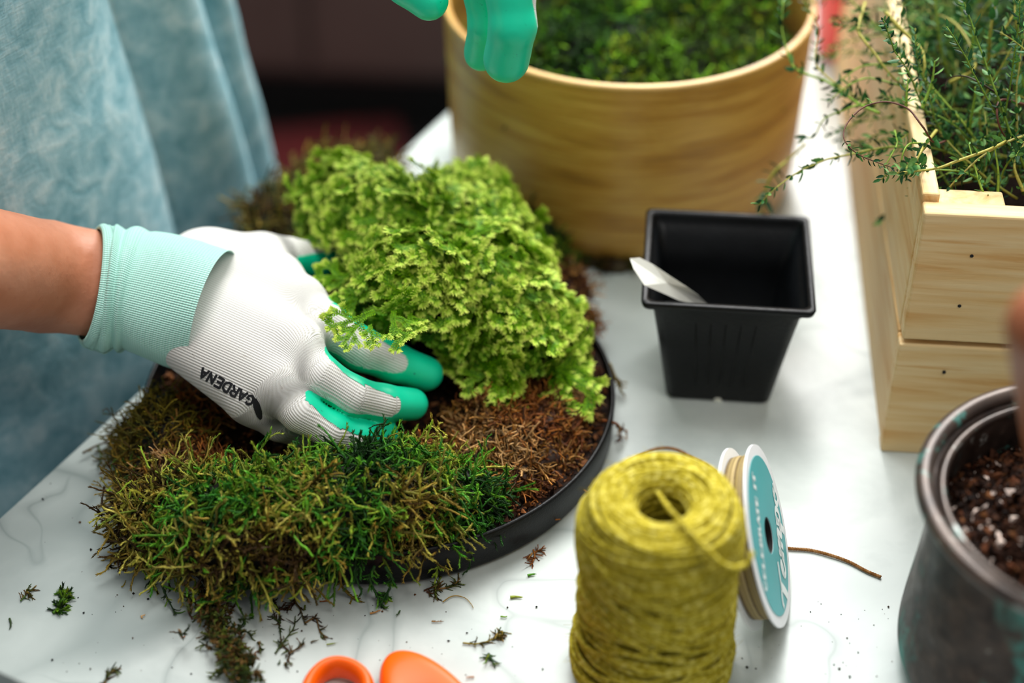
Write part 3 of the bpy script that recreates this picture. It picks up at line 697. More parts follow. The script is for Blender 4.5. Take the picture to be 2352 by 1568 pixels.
# keep the cloth behind the table edge below the table top
dist = (Vd - K) @ NN; over = np.clip(dist + .004, 0, 1); Vd = Vd - over[..., None] * NN
k = np.arange(na); k2 = (k + 1) % na
q = np.concatenate([np.stack([i * na + k, i * na + k2, (i + 1) * na + k2, (i + 1) * na + k], 1) for i in range(nz - 1)])
mk('dress', Vd.reshape(-1, 3), q, M['linen'], person, label='pale blue chambray linen dress with soft folds')

# lettering printed on the glove: wordmark and round emblem, laid on the knit
from mathutils.bvhtree import BVHTree
bvh = BVHTree.FromPolygons([tuple(x) for x in GV], [tuple(x) for x in GF])
def stroke_mesh(strokes, wd, mapf, sub=.12):
    """strokes: list of polylines in letter units (or (polyline, widthfactor)); ribbons mapped by mapf(x, y)->3D."""
    parts = []
    for st in strokes:
        wf = 1.0
        if isinstance(st, tuple): st, wf = st
        P = np.array(st, float); Q = [P[0]]
        for a, b in zip(P[:-1], P[1:]):
            n = max(1, int(np.linalg.norm(b - a) / sub)); Q += [a + (b - a) * i / n for i in range(1, n + 1)]
        Q = np.array(Q); T = np.gradient(Q, axis=0); T /= np.linalg.norm(T, axis=1, keepdims=True) + 1e-9; N = np.column_stack([-T[:, 1], T[:, 0]]) * wd * wf / 2
        E_ = T[0] * wd * .3, T[-1] * wd * .3; Q[0] -= E_[0]; Q[-1] += E_[1]
        L = np.array([mapf(*p) for p in Q + N]); R = np.array([mapf(*p) for p in Q - N]); n = len(Q)
        V = np.vstack([L, R]); i = np.arange(n - 1); parts.append((V, np.stack([i, i + 1, n + i + 1, n + i], 1)))
    return join(parts)
def arc_pts(cx, cy, rx, ry, a0, a1, n=12): return [(cx + rx * math.cos(math.radians(a)), cy + ry * math.sin(math.radians(a))) for a in np.linspace(a0, a1, n)]
GL = {'G': [arc_pts(.4, .5, .38, .48, 50, 320, 14), [(.7, .2), (.78, .45), (.5, .45)]], 'A': [[(0, 0), (.4, 1), (.8, 0)], [(.15, .35), (.65, .35)]],
      'R': [[(.05, 0), (.05, 1), (.5, 1), (.7, .85), (.7, .65), (.5, .5), (.05, .5)], [(.4, .5), (.75, 0)]], 'D': [[(.05, 0), (.05, 1), (.4, 1), (.72, .75), (.75, .5), (.72, .25), (.4, 0), (.05, 0)]],
      'E': [[(.7, 1), (.05, 1), (.05, 0), (.7, 0)], [(.05, .5), (.6, .5)]], 'N': [[(.05, 0), (.05, 1), (.72, 0), (.72, 1)]]}
ray_o = Vector((0, 0, CAMH))
def on_glove(px, py, lift=.0003):
    tgt = Vector(at(px, py, .05)); dv = (tgt - ray_o).normalized(); h_, nm, _, _ = bvh.ray_cast(ray_o, dv)
    if h_ is None: return tuple(tgt)
    return tuple(h_ + nm * lift)
A0 = np.array([581., 922.]); A1 = np.array([458., 852.]); bdir = (A1 - A0); blen = np.linalg.norm(bdir); bdir /= blen; updir = np.array([bdir[1], -bdir[0]])  # letter tops point down-left
if updir[1] < 0: updir = -updir
xs = 0; strokes = []
for ch in 'GARDENA':
    for s_ in GL[ch]: strokes.append([(x + xs, y) for x, y in s_])
    xs += 1.0
ch_w = blen / 7
def gm(x, y):
    p = A0 + bdir * x * ch_w + updir * (y - .5) * 22 + np.array([0, 1]) * 6 * math.sin(x / 7 * math.pi) * 0
    return on_glove(*p)
V, F = stroke_mesh(strokes, .27, gm, .15); mk('printed_wordmark', V, F, M['print_black'], gl, smooth=False, label='upside-down black lettering on the glove')
ring_s = [arc_pts(0, 0, 1, 1, 0, 360, 22)] + [(arc_pts(0, 0, .5, .5, 0, 360, 12), 1.6)] + [([(0, 0), (math.cos(a), math.sin(a))], 1.3) for a in (0.3, 1.3, 2.4, 3.4, 4.5, 5.5)]
def em(x, y):
    return on_glove(592 + 9 * x * .9 + 8 * y * .45, 938 + 9 * x * .5 + 20 * y)
V, F = stroke_mesh(ring_s, .42, em, .3); mk('printed_emblem', V, F, M['print_black'], gl, smooth=False, label='round black emblem before the lettering')

# ------------------------------------------------------------------ lime green spikemoss plant
rs = np.random.RandomState(5)
G_D = np.array(lin('#356c08')); G_M = np.array(lin('#8abb10')); G_T = np.array(lin('#eff578'))
def frond_mesh(rs, big=1.0):
    segs = []
    def grow(p, a, L, lv, t0):
        n = max(2, int(L / .0011)); pts = [np.array(p)]; aa = a
        for i in range(n):
            aa += rs.normal() * .04; pts.append(pts[-1] + np.array([math.cos(aa), math.sin(aa)]) * L / n)
        segs.append((np.array(pts), lv, aa))
        if lv < 2:
            k = 4 if lv == 0 else (2 if rs.rand() > .4 else 1); sgn = 1 if rs.rand() > .5 else -1
            for j in range(k):
                i = int((.25 + .62 * j / max(1, k - 1)) * n) if lv == 0 else int((.45 + .35 * j) * n)
                grow(pts[min(i, n)], aa + sgn * (.75 + rs.normal() * .1), L * ((.52 - .07 * j) if lv == 0 else .48) * (.85 + .3 * rs.rand()), lv + 1, 0); sgn = -sgn
    grow((0, 0), 0, .021 * big * (.85 + .3 * rs.rand()), 0, 0)
    V = []; F = []; Cc = []
    def quad(p, d, s, L, W_, z, c0, c1):
        n = len(V); m = p + d * L * .5
        for q_, zz_, c_ in ((p, z, c0), (m - s * W_, z + .0002, c0), (p + d * L, z + .0004, c1), (m + s * W_, z + .0002, c0)): V.append((q_[0], q_[1], zz_)); Cc.append(c_)
        F.append((n, n + 1, n + 2, n + 3))
    for pts, lv, _ in segs:
        n = len(pts)
        for i in range(n):
            d = pts[min(i + 1, n - 1)] - pts[max(i - 1, 0)]; d = d / (np.linalg.norm(d) + 1e-9); s = np.array([-d[1], d[0]])
            t = i / (n - 1); tip = max(0, (t - .65) / .35) * (1 if lv > 0 else .6)
            c0 = G_D * (1 - .8 * tip) + G_M * .8 * tip; c1 = G_M * (1 - tip) + G_T * tip; c0 = c0 * (.8 + .4 * rs.rand())
            Ll = .0024 * (1.0 if lv else .9) * (.85 + .3 * rs.rand())
            for sg in (1, -1):
                e = d * .62 + s * sg * .78; quad(pts[i], e, np.array([-e[1], e[0]]), Ll, .00058, .0002 * sg + .0001, c0, c1)
        d = pts[-1] - pts[-2]; d /= np.linalg.norm(d) + 1e-9
        for a in (-.8, -.48, -.16, .16, .48, .8):
            e = np.array([d[0] * math.cos(a) - d[1] * math.sin(a), d[0] * math.sin(a) + d[1] * math.cos(a)]); quad(pts[-1] - d * .0006, e, np.array([-e[1], e[0]]), .0031 * (1 - .2 * abs(a)) * (.8 + .4 * rs.rand()), .00042, .0004 + .0008 * rs.rand(), G_M * .9 + G_T * .1, G_T)
        # stem strip
        n0 = len(V); S_ = .00035 if lv == 0 else .00022
        for i in range(n):
            d = pts[min(i + 1, n - 1)] - pts[max(i - 1, 0)]; d = d / (np.linalg.norm(d) + 1e-9); s = np.array([-d[1], d[0]])
            for sg in (1, -1): V.append((*(pts[i] + s * sg * S_), -.0001)); Cc.append(G_M * .8)
        for i in range(n - 1): F.append((n0 + 2 * i, n0 + 2 * i + 1, n0 + 2 * i + 3, n0 + 2 * i + 2))
    V = np.array(V); Cc = np.array(Cc); x, y = V[:, 0].copy(), V[:, 1].copy()
    V[:, 2] += -11 * np.maximum(x, 0) ** 2 - 6 * y ** 2 + .0011 * vnoise(V, 260, rs.randint(99)) + np.maximum(x, 0) * .22
    return V, np.array(F), np.clip(Cc, 0, 1)
variants = [frond_mesh(rs, b) for b in (1, 1.15, .9, 1.05, 1.2, .8, 1.0, .95)]
fdat = []
for V, F, c_ in variants:
    me = mesh_data('frond', V, F, True, None, c_); me.materials.append(M['frond']); fdat.append(me)
PB = at(1040, 760, .02)
pl = thing('spikemoss_plant', 'lime green feathery spikemoss plant held by the gloved hand in the tray', 'plant', PB)
plobes = [(a_[0], a_[1], a_[2], a_[3] * .87) for a_ in [(800, 480, .066, .0235), (860, 520, .072, .030), (940, 560, .070, .033), (1070, 490, .062, .0235), (1090, 560, .062, .028), (895, 650, .066, .0210), (960, 650, .072, .032),
          (1080, 650, .066, .032), (1150, 640, .056, .026), (1160, 730, .054, .028), (1030, 705, .064, .0210), (1190, 790, .046, .022), (1230, 760, .044, .020), (1130, 770, .05, .02)]]
LC = np.array([at(a, b, z) for a, b, z, r in plobes]); ax0 = LC.mean(0)
def frame(P, n_, rs, droop=.45):
    out = P - ax0; out[:, 2] = 0; out = norm(out + .008 * rs.normal(size=P.shape))
    g = out * .7 + rs.normal(size=P.shape) * .45; g = g - (g * n_).sum(1, keepdims=True) * n_; g = norm(g); g = norm(g + n_ * .42 + np.array([0, 0, -droop * .25]))
    nz_ = norm(n_ + rs.normal(size=P.shape) * .22); nz_ = norm(nz_ - (nz_ * g).sum(1, keepdims=True) * g); s_ = np.cross(nz_, g); return g, s_, nz_
Pn, Nn_ = on_lobes(plobes, 270, rs, zmin=.02, upb=-.15)
g, s_, z_ = frame(Pn, Nn_, rs)
for i in range(270):
    M4 = Matrix(((g[i, 0], s_[i, 0], z_[i, 0], 0), (g[i, 1], s_[i, 1], z_[i, 1], 0), (g[i, 2], s_[i, 2], z_[i, 2], 0), (0, 0, 0, 1)))
    q_ = Pn[i] - g[i] * .014 - PB + Nn_[i] * .001
    o = bpy.data.objects.new('frond', fdat[i % len(fdat)]); COL.objects.link(o); o.parent = pl; o.matrix_local = Matrix.Translation(Vector(q_)) @ M4 @ Matrix.Scale(1.2 + .25 * rs.rand(), 4)
# hand placed fronds: trailing tips seen in front of the glove and at the lower right
def hang(px, py, z, ax_, ay_, scale, vi=3, tilt=.25):
    a = at(px, py, z); b = at(px + ax_, py + ay_, z - abs(tilt) * .01); gx = norm(b - a); nz2 = D_((0.05, -.55, .83)); nz2 = norm(nz2 - (nz2 @ gx) * gx); sx = np.cross(nz2, gx)
    M4 = Matrix(((gx[0], sx[0], nz2[0], 0), (gx[1], sx[1], nz2[1], 0), (gx[2], sx[2], nz2[2], 0), (0, 0, 0, 1)))
    o = bpy.data.objects.new('frond', fdat[vi]); COL.objects.link(o); o.parent = pl; o.matrix_local = Matrix.Translation(Vector(a - PB)) @ M4 @ Matrix.Scale(scale * 1.25, 4)
for a in ((862, 716, .089, -100, 45, .82, 4), (820, 745, .090, -30, 65, .62, 1), (850, 745, .089, 5, 60, .6, 0), (905, 715, .087, -15, 70, .7, 3), (940, 720, .083, 10, 60, .7, 5),
          (1170, 830, .040, -70, 50, 1.1, 1), (1180, 850, .036, -40, 70, 1.0, 3), (1160, 850, .038, -10, 80, 1.0, 6), (1230, 840, .038, 100, 40, 1.25, 4), (1240, 840, .036, 60, 60, 1.0, 2),
          (1250, 800, .038, 80, 50, 1.1, 0), (1220, 720, .046, 70, -10, 1.0, 1), (1200, 620, .052, 60, -40, 1.0, 3), (1250, 760, .042, 60, -60, .9, 2), (1090, 430, .066, 30, -50, 1.0, 6), (1040, 430, .066, -20, -60, 1.0, 2),
          (720, 500, .058, -40, -50, .7, 5), (730, 510, .056, -60, 60, .8, 5), (1130, 800, .044, -60, 30, 1.0, 7), (830, 630, .078, -60, 10, .8, 4), (850, 670, .080, -60, 20, .8, 0)): hang(*a)
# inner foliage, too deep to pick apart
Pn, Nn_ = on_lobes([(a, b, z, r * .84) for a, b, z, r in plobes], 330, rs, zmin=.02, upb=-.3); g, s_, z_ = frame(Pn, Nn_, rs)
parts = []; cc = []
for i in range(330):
    V, F, c_ = variants[i % 8]; parts.append((Pn[i] - g[i] * .008 + np.outer(V[:, 0], g[i]) + np.outer(V[:, 1], s_[i]) + np.outer(V[:, 2], z_[i]), F)); cc.append(c_ * np.array([.45, .6, .35]))  # frond copies tinted darker to paint the shade inside the plant
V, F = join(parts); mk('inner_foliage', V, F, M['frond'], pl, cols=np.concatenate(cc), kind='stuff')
def rb(P):
    d = None
    for c_, r_ in zip(LC, [l[3] for l in plobes]):
        e = np.sqrt(((P - c_) ** 2).sum(-1)) - r_ * .66; d = e if d is None else smin(d, e, .012)
    e, _ = seg_d(P, at(1010, 770, .018), at(1010, 700, .045), .034, .030); return smin(d, e, .01) + .0012 * fbm(P, 200, 3, 2)
V, F = surface_nets(rb, LC.min(0) - .05, LC.max(0) + .04, .003); V = V[:, :]
mk('root_ball', V, F, M['dark_soil'], pl, label='dark root ball under the fronds')

# ------------------------------------------------------------------ black nursery pot and plant label
PC = np.array([.1149, .7425, 0.]); pa = math.radians(-5.35); pu = np.array([math.cos(pa), math.sin(pa), 0]); pv = np.array([-pu[1], pu[0], 0])
def rsq(hw, r, n=8):
    out = []
    for cx, cy, a0 in ((1, 1, 0), (-1, 1, 90), (-1, -1, 180), (1, -1, 270)):
        for a in np.linspace(a0, a0 + 90, n): out.append((cx * (hw - r) + r * math.cos(math.radians(a)), cy * (hw - r) + r * math.sin(math.radians(a))))
    return np.array(out)
def loft(levels, c, u, v, flute=0):
    Vs = []
    for hw, r, z in levels:
        q_ = rsq(hw, r); Vs.append(c + q_[:, :1] * u + q_[:, 1:] * v + np.array([0, 0, z]))
    n = len(q_); V = np.concatenate(Vs); k = np.arange(n); k2 = (k + 1) % n
    F = np.concatenate([np.stack([i * n + k, i * n + k2, (i + 1) * n + k2, (i + 1) * n + k], 1) for i in range(len(levels) - 1)])
    return V, [F, ]
pt = thing('nursery_pot', 'empty square black plastic nursery pot on the marble', 'pot', PC)
H = .0755
lv = [(.0255, .004, .0035), (.0275, .005, .0005), (.0285, .005, .002), (.0350, .006, .045), (.0385, .006, .0665), (.0405, .006, .0685), (.0410, .0055, .0715), (.0440, .004, .0722), (.0447, .0035, H), (.0440, .0035, H + .0006),
      (.0412, .004, H + .0004), (.0405, .004, H - .002), (.0400, .005, H - .006), (.0385, .005, H - .0065), (.0340, .005, .045), (.0262, .005, .004), (.001, .0004, .004)]
V, F = loft(lv, PC, pu, pv); mk('pot_body', V, F, M['black_plastic'], pt)
parts = []
for s4 in range(4):
    a = s4 * math.pi / 2; uu = pu * math.cos(a) + pv * math.sin(a); vv = -pu * math.sin(a) + pv * math.cos(a)
    for k_ in (-2, -1, 0, 1, 2):
        zt = .060; b0 = PC + uu * k_ * .0078 - vv * (.0374) + np.array([0, 0, zt]); b1 = PC + uu * k_ * .0064 - vv * (.0300) + np.array([0, 0, .013])
        parts.append(tube([b0 + vv * .0001, b1 + vv * .0003], [.0003, .0009], 6))
V, F = join(parts); mk('ribs', V, F, M['black_plastic'], pt, kind='stuff')
parts = []
for s4 in range(4):
    a = s4 * math.pi / 2; uu = pu * math.cos(a) + pv * math.sin(a); vv = -pu * math.sin(a) + pv * math.cos(a)
    parts.append(box(PC - vv * .0274 + np.array([0, 0, .002]), uu, vv, Z3, .0045, .0025, .0042, .0008))
V, F = join(parts); mk('drain_notches', V, F, M['card_white'] if 0 else M['tag_white'], pt, kind='stuff', label='drain gaps in the bottom edge')
# white plant tag leaning out of the pot
tp_ = [(1447, 594, .092), (1470, 592, .092), (1500, 607, .089), (1540, 634, .085), (1580, 660, .080), (1604, 677, .0755), (1625, 697, .069), (1600, 700, .068), (1560, 690, .072), (1520, 672, .0775), (1480, 655, .083), (1456, 618, .089)]
TV = np.array([at(*q_) for q_ in tp_]); cen = TV.mean(0); cn_ = norm(np.cross(TV[3] - TV[9], TV[0] - TV[6])); TV2 = TV - cn_ * .0006
V = np.vstack([TV, TV2, [cen], [cen - cn_ * .0006]]); n = 12; k = np.arange(n); k2 = (k + 1) % n
mk('plant_tag', V, [np.vstack([np.stack([k, k2, np.full(n, 24)], 1), np.stack([n + k2, n + k, np.full(n, 25)], 1)]), np.stack([k2, k, n + k, n + k2], 1)], M['tag_white'], loc=at(1600, 677, .0755), smooth=False,
   label='blank white plastic plant tag leaning on the black pot rim', cat='plant tag')

# ------------------------------------------------------------------ pine crate
CC = np.array([.1943, .6736, 0.]); ca = math.radians(5.1); cu = np.array([math.cos(ca), -math.sin(ca), 0]); cv_ = np.array([math.sin(ca), math.cos(ca), 0])
CW, CL, CH = .30, .50, .152; th = .011
cr = thing('wooden_crate', 'unpainted pine crate holding leafy thyme', 'crate', CC)
rotz = -ca
def slat(name, u0, v0, z0, su, sv, sz, mat, parent=cr, bev=.0012, label=None):
    c_ = np.array([su / 2, sv / 2, sz / 2]); V, F = box((0, 0, 0), X3, Y3, Z3, su, sv, sz, bev, 2)
    o = bpy.data.objects.new(name, mesh_data(name, V, F, False)); o.data.materials.append(M[mat]); COL.objects.link(o); o.parent = parent
    o.location = Vector(cu * (u0 + su / 2) + cv_ * (v0 + sv / 2) + np.array([0, 0, z0 + sz / 2])); o.rotation_euler = (0, 0, rotz); WLOC[o.name] = WLOC[parent.name] + o.location
    if label: o['label'] = label
    return o
slat('slat', 0, 0, .0, CW, th, .072, 'pine_x'); slat('slat', .0008, -.0004, .0755, CW - .0016, th, .0755, 'pine_x')
slat('slat', 0, CL - th, .0, CW, th, .072, 'pine_x'); slat('slat', 0, CL - th, .0755, CW, th, .0755, 'pine_x')
ts = .0085
for u0 in (.0006, CW - ts - .0006):
    slat('slat', u0, th + .0006, .0, ts, CL - 2 * th - .0012, .0725, 'pine_y'); slat('slat', u0, th + .0006, .0748, ts, CL - 2 * th - .0012, .0795, 'pine_y')
for u0 in (ts + .001, CW - ts - .034):
    for v0 in (th + .0008, CL - th - .022): slat('corner_post', u0, v0, .006, .033, .020, .139, 'pine_z')
slat('floor_board', th + .001, th + .001, .004, CW - 2 * th - .002, CL - 2 * th - .002, .006, 'pine_x')
for u0, z0 in ((.0265, .128), (.0255, .098), (.0245, .056), (.22, .128), (.22, .098), (.22, .056)):
    P0 = CC + cu * u0 - cv_ * .0006 + np.array([0, 0, z0]); V, F = tube([P0 + cv_ * .004, P0 - cv_ * .0001], .0009, 10); mk('nail', V, F, M['black_kick'], cr)
# the red pot standing far behind
RC = at(2022, 232, 0) + np.array([-.012, .07, 0])
prof = [(0, .001), (.021, .001), (.023, .004), (.028, .05), (.030, .07), (.032, .071), (.032, .080), (.0305, .081), (.029, .079), (.028, .07), (.022, .006), (0, .006)]
V, F = lathe(prof, RC, 48); mk('red_pot', V, F, M['red_glaze'], loc=RC, label='small blurred red pot behind the thyme crate', cat='pot')

# thyme
rs = np.random.RandomState(23)
TG = np.array([lin(c) for c in ('#1f4a26', '#356b35', '#2b5a30', '#568a44', '#183a1e', '#74a058')]); TS = np.array([lin(c) for c in ('#a8a64a', '#8fa83e', '#b8b060', '#7a9a38')])
def sprig_mesh(P, rs, rad=.0007, leafL=.0055, gap=.0048, stem=None, start=.05, leafy=1.0):
    """Stem along P with opposite pairs of folded oval leaves; returns V, F(list), colours."""
    n = len(P); L = np.linalg.norm(np.diff(P, axis=0), axis=1); cum = np.concatenate([[0], np.cumsum(L)]); tot = cum[-1]
    V, F = tube(P, rad * (1 - .6 * np.linspace(0, 1, n)), 5); sc = stem if stem is not None else TS[rs.randint(4)]; C = [np.repeat([sc], len(V), 0)]; parts = [(V, F)]
    LV = []; LF = []; LCc = []; s = tot * start + gap * rs.rand(); a = rs.rand() * 3
    while s < tot:
        i = min(np.searchsorted(cum, s) - 1, n - 2); i = max(i, 0); f = (s - cum[i]) / (L[i] + 1e-9); p = P[i] * (1 - f) + P[i + 1] * f; t = norm(P[i + 1] - P[i])
        A = norm(np.cross(t, [.3, .5, .81])); B = np.cross(t, A); tipf = s / tot
        k = 2 if rs.rand() > .25 or tipf > .8 else 4
        for j in range(k):
            if rs.rand() > leafy and tipf < .85: continue
            aa = a + j * 2 * math.pi / k + rs.normal() * .2; o = A * math.cos(aa) + B * math.sin(aa); ll = leafL * (.65 + .6 * rs.rand()) * (1 if tipf < .9 else .75) * (1 if j < 2 else .6)
            d = norm(o * .85 + t * (.3 + .5 * tipf) + np.array([0, 0, .1])); w_ = np.cross(t, o); w_ = norm(w_) * ll * .21; nn = np.cross(w_, d); nn = norm(nn) * ll * .08
            m0 = len(LV); LV += [p, p + d * ll * .35 + w_ * .85 + nn, p + d * ll * .72 + w_ * .7 + nn, p + d * ll, p + d * ll * .72 - w_ * .7 + nn, p + d * ll * .35 - w_ * .85 + nn, p + d * ll * .5]
            LF += [(m0, m0 + 1, m0 + 6), (m0 + 1, m0 + 2, m0 + 6), (m0 + 2, m0 + 3, m0 + 6), (m0 + 3, m0 + 4, m0 + 6), (m0 + 4, m0 + 5, m0 + 6), (m0 + 5, m0, m0 + 6)]
            c_ = TG[rs.randint(6)] * (.8 + .4 * rs.rand()); LCc += [c_] * 7
        a += math.pi / 2; s += gap * (.7 + .6 * rs.rand()) * (1 if tipf < .85 else .45)
    if LV: parts.append((np.array(LV), np.array(LF))); C.append(np.array(LCc))
    V, F = join(parts); return V, F, np.clip(np.concatenate(C), 0, 1)
thyme = thing('thyme_plant', 'trailing green thyme growing in the pine crate and spilling over it', 'plant', CC + cu * .15 + cv_ * .25 + np.array([0, 0, .115]))
TB = np.array(WLOC[thyme.name]); svar = []
for i in range(26):
    n = 16; D = D_((.55 * rs.normal() * .6, .3 * rs.normal(), 1)); P = [np.zeros(3)]; L = .055 + .06 * rs.rand(); b = rs.normal(size=3) * .09; g_ = .03 + .12 * rs.rand()
    for j in range(n): D = norm(D + b + rs.normal(size=3) * .07 - np.array([0, 0, g_ * j / n])); P.append(P[-1] + D * L / n)
    V, F, c_ = sprig_mesh(np.array(P), rs, .0006 + .0003 * rs.rand(), leafL=.0054 + .0016 * rs.rand(), leafy=.95)
    me = mesh_data('sprig', V, F, True, None, c_); me.materials.append(M['leaf']); svar.append(me)
for i in range(290):
    u0 = .035 + .16 * rs.rand() ** 1.2 if i % 5 else .02 + .03 * rs.rand(); v0 = .05 + .36 * rs.rand(); a = rs.rand() * 6.28
    if i < 50: u0 = .05 + .12 * rs.rand(); v0 = .045 + .05 * rs.rand()
    o = bpy.data.objects.new('sprig', svar[i % 26]); COL.objects.link(o); o.parent = thyme
    p = CC + cu * u0 + cv_ * v0 + np.array([0, 0, .118 + .012 * rs.rand()]) - TB
    lean = Matrix.Rotation(rs.normal() * .35, 4, 'X') @ Matrix.Rotation(rs.normal() * .45 - .25, 4, 'Y')
    o.matrix_local = Matrix.Translation(Vector(p)) @ lean @ Matrix.Rotation(a, 4, 'Z') @ Matrix.Scale(.75 + .45 * rs.rand(), 4)
def pxp(l, n=30): return smooth_path([at(*q_) for q_ in l], n)
BR = np.array(lin('#6a4236')); YG = np.array(lin('#b5ad52')); FG = np.array(lin('#93b545'))
hand = [  # (path, radius, stem colour, leafiness, leaf length)
 ([(2240, 260, .125), (2160, 330, .150), (2121, 293, .168), (2092, 255, .172), (2061, 239, .174), (2026, 234, .174), (1984, 246, .172), (1952, 274, .170), (1938, 303, .168), (1943, 328, .166), (1971, 354, .163), (2010, 371, .160), (2054, 386, .158)], .0006, BR, .22, .005),
 ([(2352, 300, .15), (2284, 338, .166), (2195, 371, .166), (2150, 387, .164), (2083, 395, .160), (2040, 400, .155), (2025, 412, .150)], .0009, YG, .5, .006),
 ([(1987, 6, .18), (1971, 64, .178), (1984, 92, .176), (2010, 124, .172), (2035, 159, .168), (2067, 191, .16), (2130, 230, .14)], .0010, YG, .8, .006),
 ([(2035, 29, .19), (2067, 64, .186), (2112, 108, .18), (2123, 143, .176), (2121, 188, .168), (2115, 223, .16), (2160, 260, .13)], .0011, YG, .5, .006),
 ([(2020, 260, .15), (1978, 242, .150), (1946, 220, .148), (1900, 188, .150), (1857, 172, .152), (1825, 156, .155), (1809, 121, .16), (1796, 64, .17), (1799, 0, .18)], .0009, FG, .7, .008),
 ([(2010, 240, .15), (1946, 210, .150), (1888, 166, .155), (1872, 134, .156), (1876, 57, .165), (1844, 0, .175)], .0007, YG, .9, .006),
 ([(2060, 230, .15), (1971, 242, .150), (1933, 255, .146), (1901, 268, .142), (1885, 284, .138), (1869, 312, .13), (1835, 318, .125)], .0006, FG, 1, .006),
 ([(2080, 200, .16), (2000, 180, .160), (1960, 190, .158), (1930, 210, .156), (1900, 235, .15)], .0006, FG, 1, .006),
 ([(2070, 150, .16), (1990, 150, .162), (1950, 170, .160), (1915, 200, .155)], .0006, FG, 1, .006),
 ([(2118, 249, .165), (2140, 190, .176), (2147, 140, .186)], .0010, FG, .9, .006),
 ([(2080, 250, .168), (2083, 215, .176), (2086, 180, .182)], .0009, FG, 1, .006),
 ([(2055, 300, .150), (2060, 330, .152), (2045, 360, .150), (2030, 385, .146)], .0006, FG, 1, .005),
 ([(2225, 345, .135), (2228, 290, .150), (2238, 230, .165), (2240, 200, .172)], .0010, FG, .7, .006),
 ([(2223, 153, .165), (2232, 110, .178), (2238, 65, .19)], .0012, FG, .6, .007),
 ([(2290, 470, .135), (2293, 400, .150), (2285, 340, .162)], .0009, FG, .3, .004),
 ([(2270, 470, .140), (2250, 420, .148), (2236, 370, .155), (2225, 330, .16)], .0007, FG, .9, .005),
 ([(2352, 100, .17), (2335, 60, .19), (2330, 0, .20)], .0010, YG, 1, .008),
 ([(2270, 150, .16), (2275, 70, .185), (2290, -10, .20)], .0012, YG, 1, .009),
 ([(2300, 80, .185), (2330, 30, .195), (2352, -20, .20)], .0009, YG, 1, .009),
 ([(2352, 200, .16), (2335, 130, .178), (2340, 90, .185)], .0009, FG, .9, .007),
 ([(2180, 190, .155), (2240, 150, .165), (2200, 60, .170), (2120, 20, .172)], .0010, YG, .3, .005),
 ([(2352, 240, .165), (2300, 230, .172), (2290, 260, .170), (2300, 300, .162), (2330, 340, .15), (2352, 350, .14)], .0008, BR, .1, .004),
 ([(2290, 215, .176), (2250, 190, .180), (2215, 175, .180), (2180, 180, .176), (2170, 205, .172)], .0006, np.array(lin('#3a3020')), .5, .004),
 ([(2350, 440, .14), (2330, 380, .150), (2352, 330, .155)], .0010, YG, .2, .005),
 ([(1805, 372, .10), (1775, 400, .095), (1758, 440, .085), (1752, 490, .07)], .0011, YG, .9, .010),
 ([(1850, 330, .11), (1830, 350, .105), (1805, 372, .10)], .0009, YG, .6, .007),
 ([(2120, 330, .155), (2090, 330, .158), (2075, 350, .157), (2070, 385, .150), (2085, 415, .143)], .0006, FG, 1, .005),
 ([(2150, 300, .155), (2120, 340, .162), (2105, 370, .160), (2080, 400, .152)], .0010, YG, .6, .007),
]
for i, (pth, rad, sc, lf, ll) in enumerate(hand):
    V, F, c_ = sprig_mesh(pxp(pth, 44), rs, rad, leafL=ll, gap=.0052, stem=sc, leafy=lf); mk('sprig', V, F, M['leaf'], thyme, cols=c_, label='bare brown looping stem' if i == 0 else None)
def cz(G):
    return np.full(len(G), .118) + .006 * vnoise(np.column_stack([G, np.zeros(len(G))]), 40)
a_, b_ = np.meshgrid(np.linspace(.0125, CW - .0125, 60), np.linspace(.0125, CL - .0125, 90), indexing='ij'); G = CC + a_[..., None] * cu + b_[..., None] * cv_; G = G.reshape(-1, 3); G[:, 2] = .112 + .004 * fbm(G, 120, 1, 2)
i_, j_ = np.meshgrid(np.arange(59), np.arange(89), indexing='ij'); q0 = (i_ * 90 + j_).ravel(); mk('crate_soil', G, np.stack([q0, q0 + 90, q0 + 91, q0 + 1], 1), M['dark_soil'], loc=TB, label='dark soil hidden under the thyme in the crate', cat='soil', kind='stuff')

# ------------------------------------------------------------------ copper pot, soil, trowel
KC = np.array([.2492, .5230, 0.]); KR = .0790; KH = .110
kp = thing('copper_pot', 'dark patinated copper pot with rolled rim, full of potting soil', 'pot', KC)
prof = [(0, .001), (.054, .001), (.064, .002), (.0708, .006), (.0735, .014), (.0733, .028), (.0712, .055), (.0698, .085), (.0700, .095), (.0715, .100), (.0722, .102), (.0715, .104), (.0690, .103), (.0672, .095), (.067, .06), (.066, .01), (.05, .004), (0, .004)]
V, F = lathe(smooth_path([(a, b, 0) for a, b in prof], 100)[:, :2], KC, 128); mk('pot_body', V, F, M['copper'], kp)
a = np.linspace(0, 2 * math.pi, 18, endpoint=False); V, F = lathe([(.0748 + .0040 * math.cos(t), .1058 + .0036 * math.sin(t)) for t in a], KC, 160, True)
V2, F2 = lathe([(.0668 + .0018 * math.cos(t), .1030 + .0018 * math.sin(t)) for t in a[::2]], KC, 160, True); V, F = join([(V, F), (V2, F2)]); mk('rolled_rim', V, F, M['copper_rim'], kp, label='worn grey rolled rim')
rs = np.random.RandomState(9)
soil_disc('potting_soil', KC, .0665, .09, lambda G: .0875 - .006 * (np.hypot(G[:, 0] - KC[0], G[:, 1] - KC[1]) / .0665) ** 2 + .003 * vnoise(np.column_stack([G, 0 * G[:, 0]]), 60), 9000,
          SOILP + ['#5a3420', '#4a2a16', '#24140b', '#30190c', '#1a0d07', '#2a160c', '#d8c4b8'], 'potting soil with white perlite grains in the copper pot', rs, .0012)
